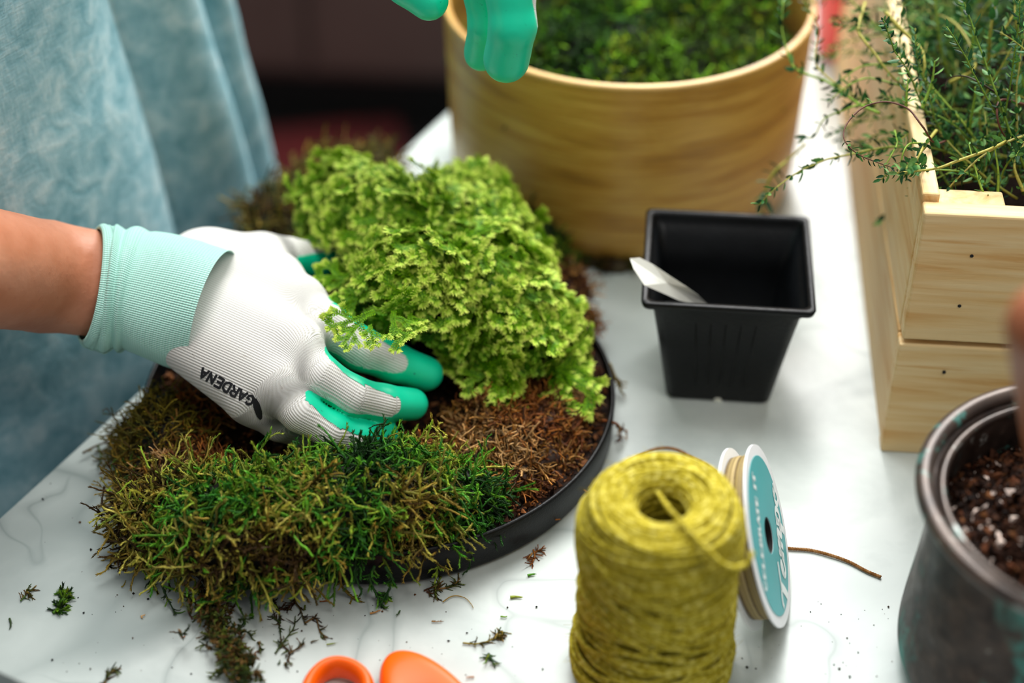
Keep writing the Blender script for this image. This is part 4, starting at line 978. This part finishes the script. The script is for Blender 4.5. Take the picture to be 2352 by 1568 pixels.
tw = thing('trowel', 'brown wooden trowel handle standing in the copper pot soil', 'trowel', at(2400, 1120, .092))
P = smooth_path([at(2418, 1110, .098), at(2418, 1000, .140), at(2416, 860, .20), at(2412, 760, .245), at(2408, 720, .262)], 40)
V, F = tube(P, np.interp(np.linspace(0, 1, 40), [0, .08, .2, .5, .8, .93, 1], [.0085, .010, .0125, .0145, .0150, .0125, .006]), 24); mk('handle', V, F, M['wood_brown'], tw)
Pb = smooth_path([at(2402, 1110, .1), at(2402, 1120, .09), at(2402, 1150, .06)], 12); V, F = tube(Pb, .0055, 14); mk('ferrule', V, F, M['steel'], tw)
V, F = tube(smooth_path([Pb[-1], Pb[-1] + np.array([0, 0, -.02]), Pb[-1] + np.array([0, 0, -.045])], 14), np.linspace(.018, .004, 14), 16, flat=.25); mk('blade', V, F, M['steel'], tw)

# ------------------------------------------------------------------ twine ball
rs = np.random.RandomState(31)
tc = at(1522, 1163, .100); WC = np.array([tc[0], tc[1], 0.]); WR, WH = .0342, .1035
wt = thing('twine_ball', 'tall cylindrical ball of chartreuse yellow jute twine', 'twine', WC)
def wprof(s):
    """s 0 bottom .. 1 hole edge: (r, z)"""
    pts = np.array([(.030, .001), (.0352, .004), (.0362, .012), (.0345, .030), (.0338, .048), (.0330, .060), (.0345, .076), (.0345, .088), (.0325, .0975), (.029, .1022), (.024, .1045), (.018, .1045), (.0135, .102), (.0115, .097), (.0108, .085), (.0106, .06)])
    q = smooth_path(np.column_stack([pts, np.zeros(len(pts))]), 400)[:, :2]; return q[np.clip((np.asarray(s) * 399).astype(int), 0, 399)]
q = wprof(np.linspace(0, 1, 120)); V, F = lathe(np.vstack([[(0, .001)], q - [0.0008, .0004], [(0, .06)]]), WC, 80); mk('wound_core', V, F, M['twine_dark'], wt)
t = np.linspace(0, 2 * np.pi, 72, endpoint=False); loops = []
def loop(s0, tilt, ph, rr=.00085, jit=.0):
    s = s0 + tilt * np.sin(t + ph); pr = wprof(np.clip(s, .01, .97)); r = pr[:, 0] + jit + .0005 * vnoise(np.column_stack([np.cos(t), np.sin(t), np.full(72, s0 * 50)]), 3)
    P = np.column_stack([r * np.cos(t), r * np.sin(t), np.maximum(pr[:, 1], .0012) + jit * .5]) + WC; loops.append(tube(P, rr * (.85 + .3 * rs.rand()), 5, closed=True))
for s0 in np.linspace(.03, .56, 62): loop(s0 + rs.normal() * .002, .012 * rs.rand(), rs.rand() * 6.3, .0009)
for i in range(26): loop(.08 + .44 * rs.rand(), .03 + .05 * rs.rand(), 2.4 + rs.normal() * .6, .0009, .0007)
for i in range(10): loop(.30 + .12 * rs.rand(), .07 + .02 * rs.rand(), 5.2 + rs.normal() * .2, .001, .0011)
for s0 in np.linspace(.56, .93, 21): loop(s0 + rs.normal() * .004, .018 * rs.rand(), rs.rand() * 6.3, .00125, .0003 * rs.rand())
for i in range(12): loop(.6 + .26 * rs.rand(), .03 + .03 * rs.rand(), rs.rand() * 6.3, .0012, .0012)
V, F = join(loops); mk('windings', V, F, M['twine'], wt, kind='stuff')
def twist(path, n, r, parent, name, mat, pitch=.004, label=None, loc=None, **kw):
    P = smooth_path(path, n); T = norm(np.gradient(P, axis=0)); A = norm(np.cross(T, [.2, .3, .93])); B = np.cross(T, A); L = np.concatenate([[0], np.cumsum(np.linalg.norm(np.diff(P, axis=0), axis=1))]); pr = []
    for k_ in range(3):
        a = L / pitch * 2 * math.pi + k_ * 2.094; pr.append(tube(P + (np.cos(a)[:, None] * A + np.sin(a)[:, None] * B) * r * .5, r * .62, 6))
    V, F = join(pr); return mk(name, V, F, mat, parent, loc=loc, label=label, **kw)
twist([at(1515, 1165, .085), at(1508, 1130, .097), at(1535, 1165, .107), at(1580, 1215, .1085), at(1625, 1262, .107), at(1655, 1292, .103), at(1685, 1304, .099), at(1712, 1296, .098), at(1724, 1278, .100), at(1728, 1268, .101)], 120, .0012, wt, 'loose_end', M['twine'], label='loose strand pulled from the hole, curling at the right')
hs = []
for i in range(420):
    s0 = .02 + .8 * rs.rand(); a = rs.rand() * 6.28; r, z = wprof(s0); p = WC + np.array([r * math.cos(a), r * math.sin(a), z]); o = np.array([math.cos(a), math.sin(a), .3]); tg_ = np.array([-math.sin(a), math.cos(a), rs.normal() * .4])
    L = .002 + .005 * rs.rand(); P = [p, p + (o * .35 + tg_) * L * .5, p + (o * (.5 + .4 * rs.rand()) + tg_) * L]; hs.append(tube(P, .00007, 3, cap=False))
V, F = join(hs); mk('fuzz', V, F, M['twine'], wt, kind='stuff')
# natural jute strand running behind the twine ball
twist([at(1440, 1062, .0012), at(1478, 1042, .0015), at(1510, 1030, .003), at(1545, 1030, .003), at(1580, 1045, .0015), at(1650, 1090, .0012), at(1700, 1180, .0012), at(1770, 1250, .0012), at(1812, 1259, .0012), at(1860, 1263, .0012), at(1905, 1274, .0013), at(1950, 1290, .0012), at(1990, 1311, .0012), at(2023, 1325, .0012)],
      220, .0008, None, 'jute_strand', M['jute'], loc=at(1900, 1274, 0), label='natural brown jute strand lying behind the ribbon spool', cat='twine')

# ------------------------------------------------------------------ ribbon spool
SCn = np.array([.11849, .56607, .04419]); saz, sel, SR, SW = -.16441, .33345, .0424, .01257
sa = np.array([math.cos(sel) * math.cos(saz), math.cos(sel) * math.sin(saz), math.sin(sel)])
su = norm(np.cross(Z3, sa)); sv = norm(np.cross(sa, su))      # su horizontal in the face, sv up
sp = thing('ribbon_spool', 'white card spool of gold ribbon with teal label, leaning on the twine', 'ribbon', SCn * [1, 1, 0])
def ring_disc(c_, r0, r1, t0, t1, n=96):
    a = np.linspace(0, 2 * np.pi, n, endpoint=False); P = []
    for r, t_ in ((r0, t0), (r1, t0), (r1, t1), (r0, t1)): P.append(c_ + r * np.cos(a)[:, None] * su + r * np.sin(a)[:, None] * sv + t_ * sa)
    V = np.concatenate(P); k = np.arange(n); k2 = (k + 1) % n
    return V, np.concatenate([np.stack([i * n + k, i * n + k2, ((i + 1) % 4) * n + k2, ((i + 1) % 4) * n + k], 1) for i in range(4)])
V, F = ring_disc(SCn, .0085, SR, -.0009, 0); mk('front_flange', V, F, M['card_white'], sp, smooth=False)
V, F = ring_disc(SCn - sa * SW, .0085, SR, 0, .0009); mk('back_flange', V, F, M['card_white'], sp, smooth=False)
V, F = ring_disc(SCn, .0078, .0090, -SW, -.0001); mk('hub', V, F, M['core'], sp, smooth=False)
V, F = ring_disc(SCn - sa * SW * .5, 0.0001, .0079, -.0005, .0005); mk('hub_shade_disc', V, F, M['core'], sp, smooth=False); bpy.context.view_layer.update()  # dark disc painting the shade inside the hub hole
n = 128; m = 14; a = np.linspace(0, 2 * np.pi, n, endpoint=False); Pr = []; rb_ = []; al_ = []
for i in range(m):
    x = i / (m - 1); r = SR - .0042 - .0006 * abs(x - .5) * 2 - (.0006 if .44 < x < .56 else 0) + .00015 * np.sin(9 * a); Pr.append(SCn - sa * (.0012 + x * (SW - .0024)) + (r * np.cos(a))[:, None] * su + (r * np.sin(a))[:, None] * sv); rb_ += [x] * n; al_ += list(a * SR)
V = np.concatenate(Pr); k = np.arange(n); k2 = (k + 1) % n; F = np.concatenate([np.stack([i * n + k, (i + 1) * n + k, (i + 1) * n + k2, i * n + k2], 1) for i in range(m - 1)])
mk('ribbon_winding', V, F, M['ribbon'], sp, attrs=dict(rib=rb_, along=al_), label='gold metallic ribbon wound on the spool')
LR = .0372
V, F = ring_disc(SCn, .0086, LR, .00005, .00022); lb = mk('teal_label', V, F, M['teal'], sp, smooth=False, label='round teal paper label')
b1_ = su * .8 + sv * .6; b2_ = -su * .6 + sv * .8   # reading direction and letter-top direction on the label
SER = {'C': [(arc_pts(.45, .5, .42, .5, 45, 315, 14), 1.0)], 'E': [([(.15, 0), (.15, 1)], 1.5), ([(0, 0), (.7, 0), (.75, .22)], .6), ([(0, 1), (.7, 1), (.72, .8)], .6), ([(.15, .52), (.5, .52)], .6)],
       'L': [([(.15, 0), (.15, 1)], 1.5), ([(0, 0), (.7, 0), (.75, .25)], .6), ([(0, 1), (.32, 1)], .6)], 'B': [([(.15, 0), (.15, 1)], 1.5), ([(0, 1), (.5, 1), (.68, .86), (.68, .66), (.5, .53), (.15, .53)], .8), ([(.5, .53), (.75, .4), (.75, .15), (.52, 0), (0, 0)], .8)],
       'R': [([(.15, 0), (.15, 1)], 1.5), ([(0, 1), (.5, 1), (.7, .86), (.7, .64), (.5, .5), (.15, .5)], .8), ([(.42, .5), (.9, 0)], 1.3), ([(0, 0), (.3, 0)], .6)], 'A': [([(.05, 0), (.45, 1)], .6), ([(.45, 1), (.88, 0)], 1.5), ([(.2, .33), (.68, .33)], .6), ([(-.05, 0), (.18, 0)], .6)],
       'T': [([(.42, 0), (.42, 1)], 1.5), ([(0, .8), (.03, 1), (.82, 1), (.85, .8)], .6), ([(.25, 0), (.6, 0)], .6)], 'I': [([(.2, 0), (.2, 1)], 1.5), ([(.03, 0), (.37, 0)], .6), ([(.03, 1), (.37, 1)], .6)], ' ': []}
st = []; x = 0  # small capitals
adv = {'I': .65, ' ': .55, 'C': 1.05}
for ch in 'CELEBRATE IT':
    for pl_, wf in SER[ch]: st.append(([(a_ + x, b_) for a_, b_ in pl_], wf))
    x += adv.get(ch, .98)
tot = x; Lx = .0540
def cele(a_, b_):
    return SCn + sa * .0004 + b1_ * (-.0280 + a_ / tot * Lx) + b2_ * (.0178 + b_ * .0052)
V, F = stroke_mesh(st, .25, cele, .5); mk('small_lettering', V, F, M['print_white'], lb, smooth=False, label='small white serif capitals')
# script word
def S_(pts, wf=1.0, n=24): return ([tuple(p) for p in smooth_path([(a_, b_, 0) for a_, b_ in pts], n)[:, :2]], wf)
tm = [S_([(-.1, .98), (.05, 1.12), (.5, 1.08), (1.0, 1.16), (1.25, 1.2)], 1.1), S_([(.55, 1.1), (.48, .7), (.35, .2), (.15, -.02), (.0, .02)], 1.9),
      S_([(.95, .32), (1.25, .42), (1.38, .58), (1.25, .7), (1.02, .5), (.98, .2), (1.15, 0), (1.4, .08), (1.6, .3)], 1.2),
      S_([(1.62, .66), (1.72, .6), (1.62, .02)], 1.5), S_([(1.66, .3), (1.92, .66), (2.05, .6), (1.95, .02)], 1.3), S_([(1.99, .3), (2.25, .66), (2.40, .6), (2.30, .1), (2.45, .02), (2.6, .2)], 1.3),
      S_([(2.72, .68), (2.72, .3), (2.55, -.45)], 1.6), S_([(2.68, .4), (2.95, .68), (3.15, .5), (3.08, .14), (2.85, 0), (2.68, .12)], 1.2),
      S_([(3.62, .6), (3.4, .5), (3.34, .2), (3.5, 0), (3.75, .1), (3.84, .4), (3.72, .64), (3.55, .6), (3.62, .45), (3.95, .55)], 1.2)]
def tem(a_, b_):
    p = b1_ * (-.0295 + a_ / 4.05 * .0590) + b2_ * (-.0285 + b_ * .0130); r = np.linalg.norm(p)
    if r > LR - .0003: p = p * (LR - .0003) / r
    return SCn + sa * .0004 + p
V, F = stroke_mesh(tm, .17, tem, .12); mk('script_lettering', V, F, M['print_white'], lb, smooth=False, label='large white script lettering')

# ------------------------------------------------------------------ scissors
sx = thing('scissors', 'scissors with glossy orange plastic handles at the photo edge', 'scissors', at(900, 1640, 0))
def ring_path(P, n):
    Q = smooth_path(list(P) + list(P[:3]) , n * 3)[n // 4:]; P = np.array(P); m = len(P); k_ = np.fft.fftfreq(m, 1 / m)
    c_ = np.fft.fft(P, axis=0) / m; t_ = np.linspace(0, 1, n, endpoint=False); R_ = np.real(sum(c_[j] * np.exp(2j * np.pi * k_[j] * t_)[:, None] for j in range(m) if abs(k_[j]) < 3.5)); return R_
def loopband(pts, rad, z, name, flat, parent=sx, n=90):
    P = ring_path([at(a, b, z) for a, b in pts], n)
    V, F = tube(P, rad, 18, closed=True, up=(0, 0, 1), flat=flat); return mk(name, V, F, M['orange'], parent)
loopband([(772, 1532), (822, 1545), (845, 1590), (830, 1660), (780, 1710), (725, 1690), (700, 1630), (722, 1560)], .0034, .0075, 'thumb_loop', 1.9)
P = [(935, 1500), (985, 1515), (1050, 1565), (1110, 1640), (1130, 1730), (1080, 1790), (1000, 1780), (930, 1720), (890, 1640), (868, 1550), (892, 1510)]
pc = np.array([at(a, b, .007) for a, b in P]); ctr = pc.mean(0); outer = ring_path(pc, 80)
rings = []
for s_, z in ((.985, .0015), (1.0, .004), (.99, .0075), (.95, .0105), (.88, .0125), (.78, .0130), (.62, .0122), (.50, .0100), (.46, .0065), (.48, .0025), (.6, .0012), (.985, .0012)):
    r = ctr + (outer - ctr) * s_ + np.array([0, -.0 * (1 - s_), 0]); r[:, 2] = z; rings.append(r + (np.array([.006, -.016, 0]) * np.clip((.9 - s_) * 2, 0, 1)))
n = 80; V = np.concatenate(rings); k = np.arange(n); k2 = (k + 1) % n; m = len(rings)
F = np.concatenate([np.stack([i * n + k, ((i + 1) % m) * n + k, ((i + 1) % m) * n + k2, i * n + k2], 1) for i in range(m)]); mk('finger_loop', V, F, M['orange'], sx)
for (p0, p1), nm in ((((830, 1640), (935, 1900)), 'handle_shank'), (((1050, 1770), (990, 1900)), 'handle_shank')):
    V, F = tube(smooth_path([at(*p0, .006), at((p0[0] + p1[0]) / 2, (p0[1] + p1[1]) / 2 + 10, .006), at(*p1, .006)], 20), np.linspace(.0055, .004, 20), 14, flat=.8); mk(nm, V, F, M['orange'], sx)
for dx, z in ((-6, .0035), (10, .0062)):
    a0 = at(960 + dx, 1880, z); a1 = at(975 - dx * 2, 2400, z); T = norm(a1 - a0); N = np.cross(T, Z3); pr = []
    L = np.linalg.norm(a1 - a0); V = []; 
    for s_, w_ in ((0, .008), (.1, .009), (.6, .007), (1, .0008)):
        for e in (-1, 1):
            for h_ in (-.0008, .0008): V.append(a0 + T * L * s_ + N * e * w_ * .5 + np.array([0, 0, h_]))
    F = []
    for i in range(3):
        b = i * 4; F += [(b, b + 2, b + 6, b + 4), (b + 1, b + 5, b + 7, b + 3), (b, b + 4, b + 5, b + 1), (b + 2, b + 3, b + 7, b + 6)]
    F += [(0, 1, 3, 2), (12, 14, 15, 13)]; mk('blade', np.array(V), np.array(F), M['steel'], sx, smooth=False)

# ------------------------------------------------------------------ scraps of moss on the marble
rs = np.random.RandomState(77)
def scrap(name, paths, pal, label, group=None, rad=.0004, leaf=.0012, leaves=6, cat='moss scrap', br=2, z=.0009):
    parts = []; cc = []
    for pth in paths:
        P = smooth_path([at(q_[0], q_[1], q_[2] if len(q_) > 2 else z) for q_ in pth], 26); V, F = tube(P, rad * (1 - .5 * np.linspace(0, 1, 26)), 5)
        c0 = PALN[pal][rs.randint(len(PALN[pal]))]; parts.append((V, F)); cc.append(np.repeat([c0 * (.7 + .5 * rs.rand())], len(V), 0))
        if br:
            m = max(1, int(br * len(pth) * 2)); j = rs.randint(2, 25, m); T = norm(np.gradient(P, axis=0))[j]; d = norm(T + norm(rs.normal(size=(m, 3)) * [1, 1, .3]) * .9)
            V, F, sid, tp, _, _ = strands(P[j], d, .0035 * (.5 + rs.rand(m)), np.full(m, rad * .7), rs, seg=4, curl=.4, grav=0, leaf=leaf * .8, leaves=leaves // 2 + 1); V[:, 2] = np.maximum(V[:, 2], .0002)
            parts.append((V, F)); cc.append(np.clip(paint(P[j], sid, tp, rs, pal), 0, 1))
        if leaves:
            m = 26 * leaves // 3; j = rs.randint(0, 25, m); T = norm(np.gradient(P, axis=0))[j]; o = norm(rs.normal(size=(m, 3)) * [1, 1, .5]); s_ = np.cross(T, o); L = leaf * (.5 + rs.rand(m, 1))
            W = np.stack([P[j] - s_ * L * .25, P[j] + s_ * L * .25, P[j] + (T * .8 + o * .6) * L], 1).reshape(-1, 3); W[:, 2] = np.maximum(W[:, 2], .0002); parts.append((W, np.arange(len(W)).reshape(-1, 3))); cc.append(np.repeat([c0 * .9], len(W), 0))
    V, F = join(parts); b = V.mean(0); b[2] = 0
    return mk(name, V, F, M['moss'], loc=b, cols=np.clip(np.concatenate(cc), 0, 1), label=label, cat=cat, group=group)
# big tuft below the tray
tl = []
for i in range(150):
    t_ = rs.rand(); x0 = 470 + 90 * t_ + rs.normal() * 22; y0 = 1365 + 195 * t_ + rs.normal() * 10; a = rs.rand() * 6.28; L = 12 + 22 * rs.rand(); h_ = .001 + .010 * rs.rand()
    tl.append([(x0, y0, h_), (x0 + L * .5 * math.cos(a) + rs.normal() * 6, y0 + L * .4 * math.sin(a) + rs.normal() * 6, h_ + .002), (x0 + L * math.cos(a), y0 + L * .8 * math.sin(a), max(.0008, h_ - .002))])
scrap('moss_tuft', tl, 'deadmix', 'brown and green moss tuft fallen on the marble below the tray', rad=.0005, leaf=.0016, leaves=6, br=1)
scrap('moss_sprig', [[(612, 1360), (640, 1400), (642, 1440), (648, 1480)], [(640, 1400), (665, 1395)], [(645, 1430), (625, 1415)], [(680, 1340), (678, 1380), (690, 1400), (700, 1430)], [(678, 1380), (655, 1400)], [(700, 1430), (725, 1420), (735, 1450), (752, 1465)], [(648, 1480), (665, 1500), (655, 1530)], [(665, 1500), (700, 1478)], [(632, 1500), (650, 1475), (675, 1440), (678, 1415)]],
      'deadmix', 'dark branching moss sprig lying between the tuft and the scissors', rad=.00045, leaves=6)
scrap('moss_sprig', [[(122, 1408), (135, 1395), (148, 1375), (160, 1362)], [(130, 1405), (140, 1385), (155, 1370)], [(125, 1400), (138, 1400), (142, 1388)], [(150, 1378), (140, 1366), (148, 1358)]], 'dkgreen', 'short plump dark green moss sprig at far left on the marble', rad=.0008, leaf=.0022, leaves=14)
scrap('moss_sprig', [[(47, 1380), (58, 1368), (62, 1358), (75, 1352)], [(62, 1358), (70, 1368)]], 'olive', 'small yellow green moss curl near the left table edge', rad=.0004, leaves=4)
scrap('moss_sprig', [[(22, 1420), (25, 1432), (24, 1440)]], 'dkgreen', 'tiny dark green flake close to the left table edge', rad=.0006, leaves=4, br=0)
scrap('moss_sprig', [[(240, 1568), (248, 1548), (258, 1540), (270, 1536)], [(238, 1575), (246, 1556)]], 'deadmix', 'dark curled moss shred at the bottom left of the marble', rad=.0006, leaves=5)
scrap('moss_sprig', [[(1063, 1476), (1090, 1478), (1115, 1474), (1135, 1466), (1150, 1456)], [(1135, 1466), (1145, 1452), (1155, 1452)], [(1135, 1466), (1152, 1464)]], 'olive', 'thin stemmed olive moss sprig with tufted tip right of the scissors', rad=.00045, leaves=6)
scrap('moss_sprig', [[(1122, 1500), (1130, 1515), (1138, 1532)], [(1124, 1502), (1117, 1512)]], 'dkgreen', 'short dark green moss stick right of the orange handles', rad=.0006, leaves=8, br=1)
scrap('moss_sprig', [[(974, 1356), (995, 1348), (1010, 1350)], [(1000, 1350), (1015, 1320), (1022, 1310), (1038, 1305)], [(1005, 1352), (1030, 1348), (1048, 1338), (1055, 1328)], [(1000, 1350), (1002, 1375)], [(980, 1358), (995, 1362), (1008, 1345)]], 'deadmix', 'brown rooted moss sprig against the front of the tray', rad=.0005, leaves=5)
scrap('grass_shred', [[(1017, 1382), (1035, 1370), (1052, 1368), (1070, 1374), (1083, 1388), (1087, 1396)]], 'olive', 'thin arched brown shred below the tray front', rad=.0003, leaves=0, br=0, cat='plant scrap')
scrap('leaf_flake', [[(1172, 1371), (1185, 1370), (1198, 1371)]], 'bright', 'small bright green flake between tray and twine ball', rad=.0008, leaves=3, br=0, cat='plant scrap')
scrap('leaf_flake', [[(1212, 1321), (1220, 1319), (1228, 1318)]], 'bright', 'small green flake beside the right front of the tray', rad=.0007, leaves=3, br=0, cat='plant scrap')
scrap('moss_sprig', [[(1225, 1262), (1228, 1280), (1218, 1298)], [(1228, 1268), (1240, 1262)], [(1222, 1270), (1212, 1285)]], 'brown', 'brown moss shred at the tray foot near the twine ball', rad=.0005, leaves=5)
scrap('moss_sprig', [[(190, 1040), (225, 1022), (265, 1012), (300, 1020)], [(225, 1022), (232, 1050), (225, 1075)], [(262, 1012), (240, 1035)]], 'olive', 'trailing olive moss sprig reaching toward the blue dress', rad=.0006, leaves=6, z=.003)
scrap('moss_sprig', [[(268, 1098), (285, 1090), (300, 1085)], [(280, 1092), (290, 1080)]], 'brown', 'small brown bark chip left of the moss', rad=.0012, leaves=3, br=1)
scrap('moss_sprig', [[(345, 1170, .012), (312, 1180, .012), (305, 1200, .008), (300, 1220, .005), (305, 1250, .001)], [(303, 1215, .004), (292, 1222, .003)], [(305, 1190, .01), (296, 1200, .008)]], 'dkgreen', 'dark green moss runner drooping at the left of the front moss sheet', rad=.0006, leaves=8)
scrap('moss_sprig', [[(1400, 835, .022), (1415, 870, .012), (1430, 905, .004)], [(1410, 860, .012), (1425, 880, .008)]], 'olive', 'green moss strand hanging over the right tray rim', rad=.0009, leaves=8)
scrap('moss_sprig', [[(1385, 965, .024), (1415, 972, .018), (1425, 990, .008), (1422, 1015, .002)], [(1420, 980, .01), (1440, 990, .004)]], 'brown', 'brown moss strand hanging over the right tray rim above the twine', rad=.0008, leaves=6)
scrap('moss_sprig', [[(885, 1300, .02), (900, 1335, .012), (872, 1390, .002)], [(860, 1300, .02), (850, 1330, .012), (868, 1372, .004), (882, 1395, .001)], [(868, 1360, .004), (892, 1372, .002)]], 'green', 'yellow green moss strand hanging to the marble in front of the tray', rad=.0008, leaf=.0018, leaves=14)
scrap('moss_sprig', [[(780, 1310, .02), (785, 1345, .008), (805, 1368, .002), (830, 1382, .001)]], 'olive', 'olive moss strand curling onto the marble under the tray rim', rad=.0007, leaf=.0014, leaves=10)
scrap('moss_sprig', [[(370, 1340, .012), (385, 1375, .004), (405, 1412, .001)], [(360, 1300, .012), (345, 1340, .004), (350, 1350, .002)], [(375, 1345, .01), (430, 1365, .002)]], 'dkgreen', 'dark green moss strand trailing from the lower left of the moss sheet', rad=.0006, leaves=8)
scrap('moss_sprig', [[(975, 990, .040), (970, 1005, .038), (968, 1030, .035)], [(970, 1005, .038), (985, 1020, .036)], [(960, 1020, .035), (975, 1000, .038), (985, 1025, .036)]], 'brown', 'pale brown crumpled moss tip sticking up beside the fingertips', rad=.0008, leaf=.0018, leaves=14)
scrap('moss_sprig', [[(400, 1105, .024), (405, 1130, .024), (412, 1155, .022)], [(402, 1110, .024), (395, 1130, .022)], [(408, 1125, .024), (418, 1150, .022)]], 'brown', 'orange brown dry moss tip poking up at the left of the moss sheet', rad=.0008, leaf=.0018, leaves=12)
scrap('moss_sprig', [[(415, 1095, .026), (450, 1092, .03), (472, 1082, .034), (492, 1055, .038)], [(475, 1080, .034), (498, 1065, .036)]], 'bright', 'yellow green moss spray rising over the brown soil at left', rad=.0008, leaf=.002, leaves=12)
tiny = [(284, 1340, 'olive', 'tiny olive shred left of the hanging moss runner'), (330, 1415, 'brown', 'tiny brown shred left of the fallen moss tuft'), (420, 1460, 'brown', 'tiny brown leaf fleck just left of the moss tuft'),
 (640, 1520, 'olive', 'tiny olive leaf fleck above the left scissor loop'), (745, 1380, 'brown', 'tiny brown bark sliver right below the tray bottom'), (860, 1405, 'brown', 'tiny tan stem bit below the hanging yellow moss strand'),
 (915, 1406, 'dkgreen', 'tiny dark green needle above the large scissor handle'), (1003, 1426, 'brown', 'tiny tan husk above the two black soil specks'), (1157, 1415, 'dkgreen', 'tiny dark needle right of the arched brown shred'),
 (760, 1478, 'dkgreen', 'tiny curled green shred above the left scissor loop'), (720, 1473, 'deadmix', 'tiny dark shred beside the branching moss sprig'), (1080, 1555, 'brown', 'tiny brown speck of bark right of the large scissor handle'),
 (655, 1525, 'olive', 'tiny pale leaf fleck near the lower left scissor loop'), (590, 1500, 'brown', 'tiny brown shred against the right side of the moss tuft'), (700, 1395, 'deadmix', 'tiny dark shred under the tray near the moss sprig'), (600, 1420, 'brown', 'tiny curled brown root right of the moss tuft top')]
for (a, b, pal_, lab_) in tiny:
    an = rs.rand() * 6.28; L = 5 + 7 * rs.rand()
    scrap('plant_fragment', [[(a - L * math.cos(an), b - L * .7 * math.sin(an)), (a + rs.normal() * 2, b + rs.normal() * 2), (a + L * math.cos(an), b + L * .7 * math.sin(an))]], pal_,
          lab_, 'plant fragments scattered on the marble', rad=.0003 + .0002 * rs.rand(), leaves=2, br=0, cat='plant scrap')
n = 130; g = []
for i in range(n):
    q_ = [(rs.uniform(120, 1250), rs.uniform(1360, 1560)), (rs.uniform(1700, 2050), rs.uniform(1380, 1560)), (rs.uniform(80, 330), rs.uniform(1080, 1330))][0 if i < 80 else (1 if i < 115 else 2)]; g.append(at(*q_))
g = np.array(g); O = np.array([[1, 0, 0], [-1, 0, 0], [0, 1, 0], [0, -1, 0], [0, 0, 1], [0, 0, -.6]], float); Fo = np.array([[0, 2, 4], [2, 1, 4], [1, 3, 4], [3, 0, 4], [2, 0, 5], [1, 2, 5], [3, 1, 5], [0, 3, 5]])
sz = .0002 + .0006 * rs.rand(n) ** 3; W = O[None] * sz[:, None, None] * (.6 + .8 * rs.rand(n, 6, 1)) + g[:, None] + np.array([0, 0, 1]) * (sz * .7)[:, None, None]
c_ = np.repeat(np.array([lin(x) for x in ('#1a1410', '#3a2a1a', '#0f0f12', '#5a3a22')])[rs.randint(0, 4, n)], 6, 0)
mk('soil_crumbs', W.reshape(-1, 3), (Fo[None] + (np.arange(n) * 6)[:, None, None]).reshape(-1, 3), M['soil'], loc=(0, .7, 0), smooth=False, cols=c_, label='fine dark soil specks dusted over the marble', cat='soil', kind='stuff')
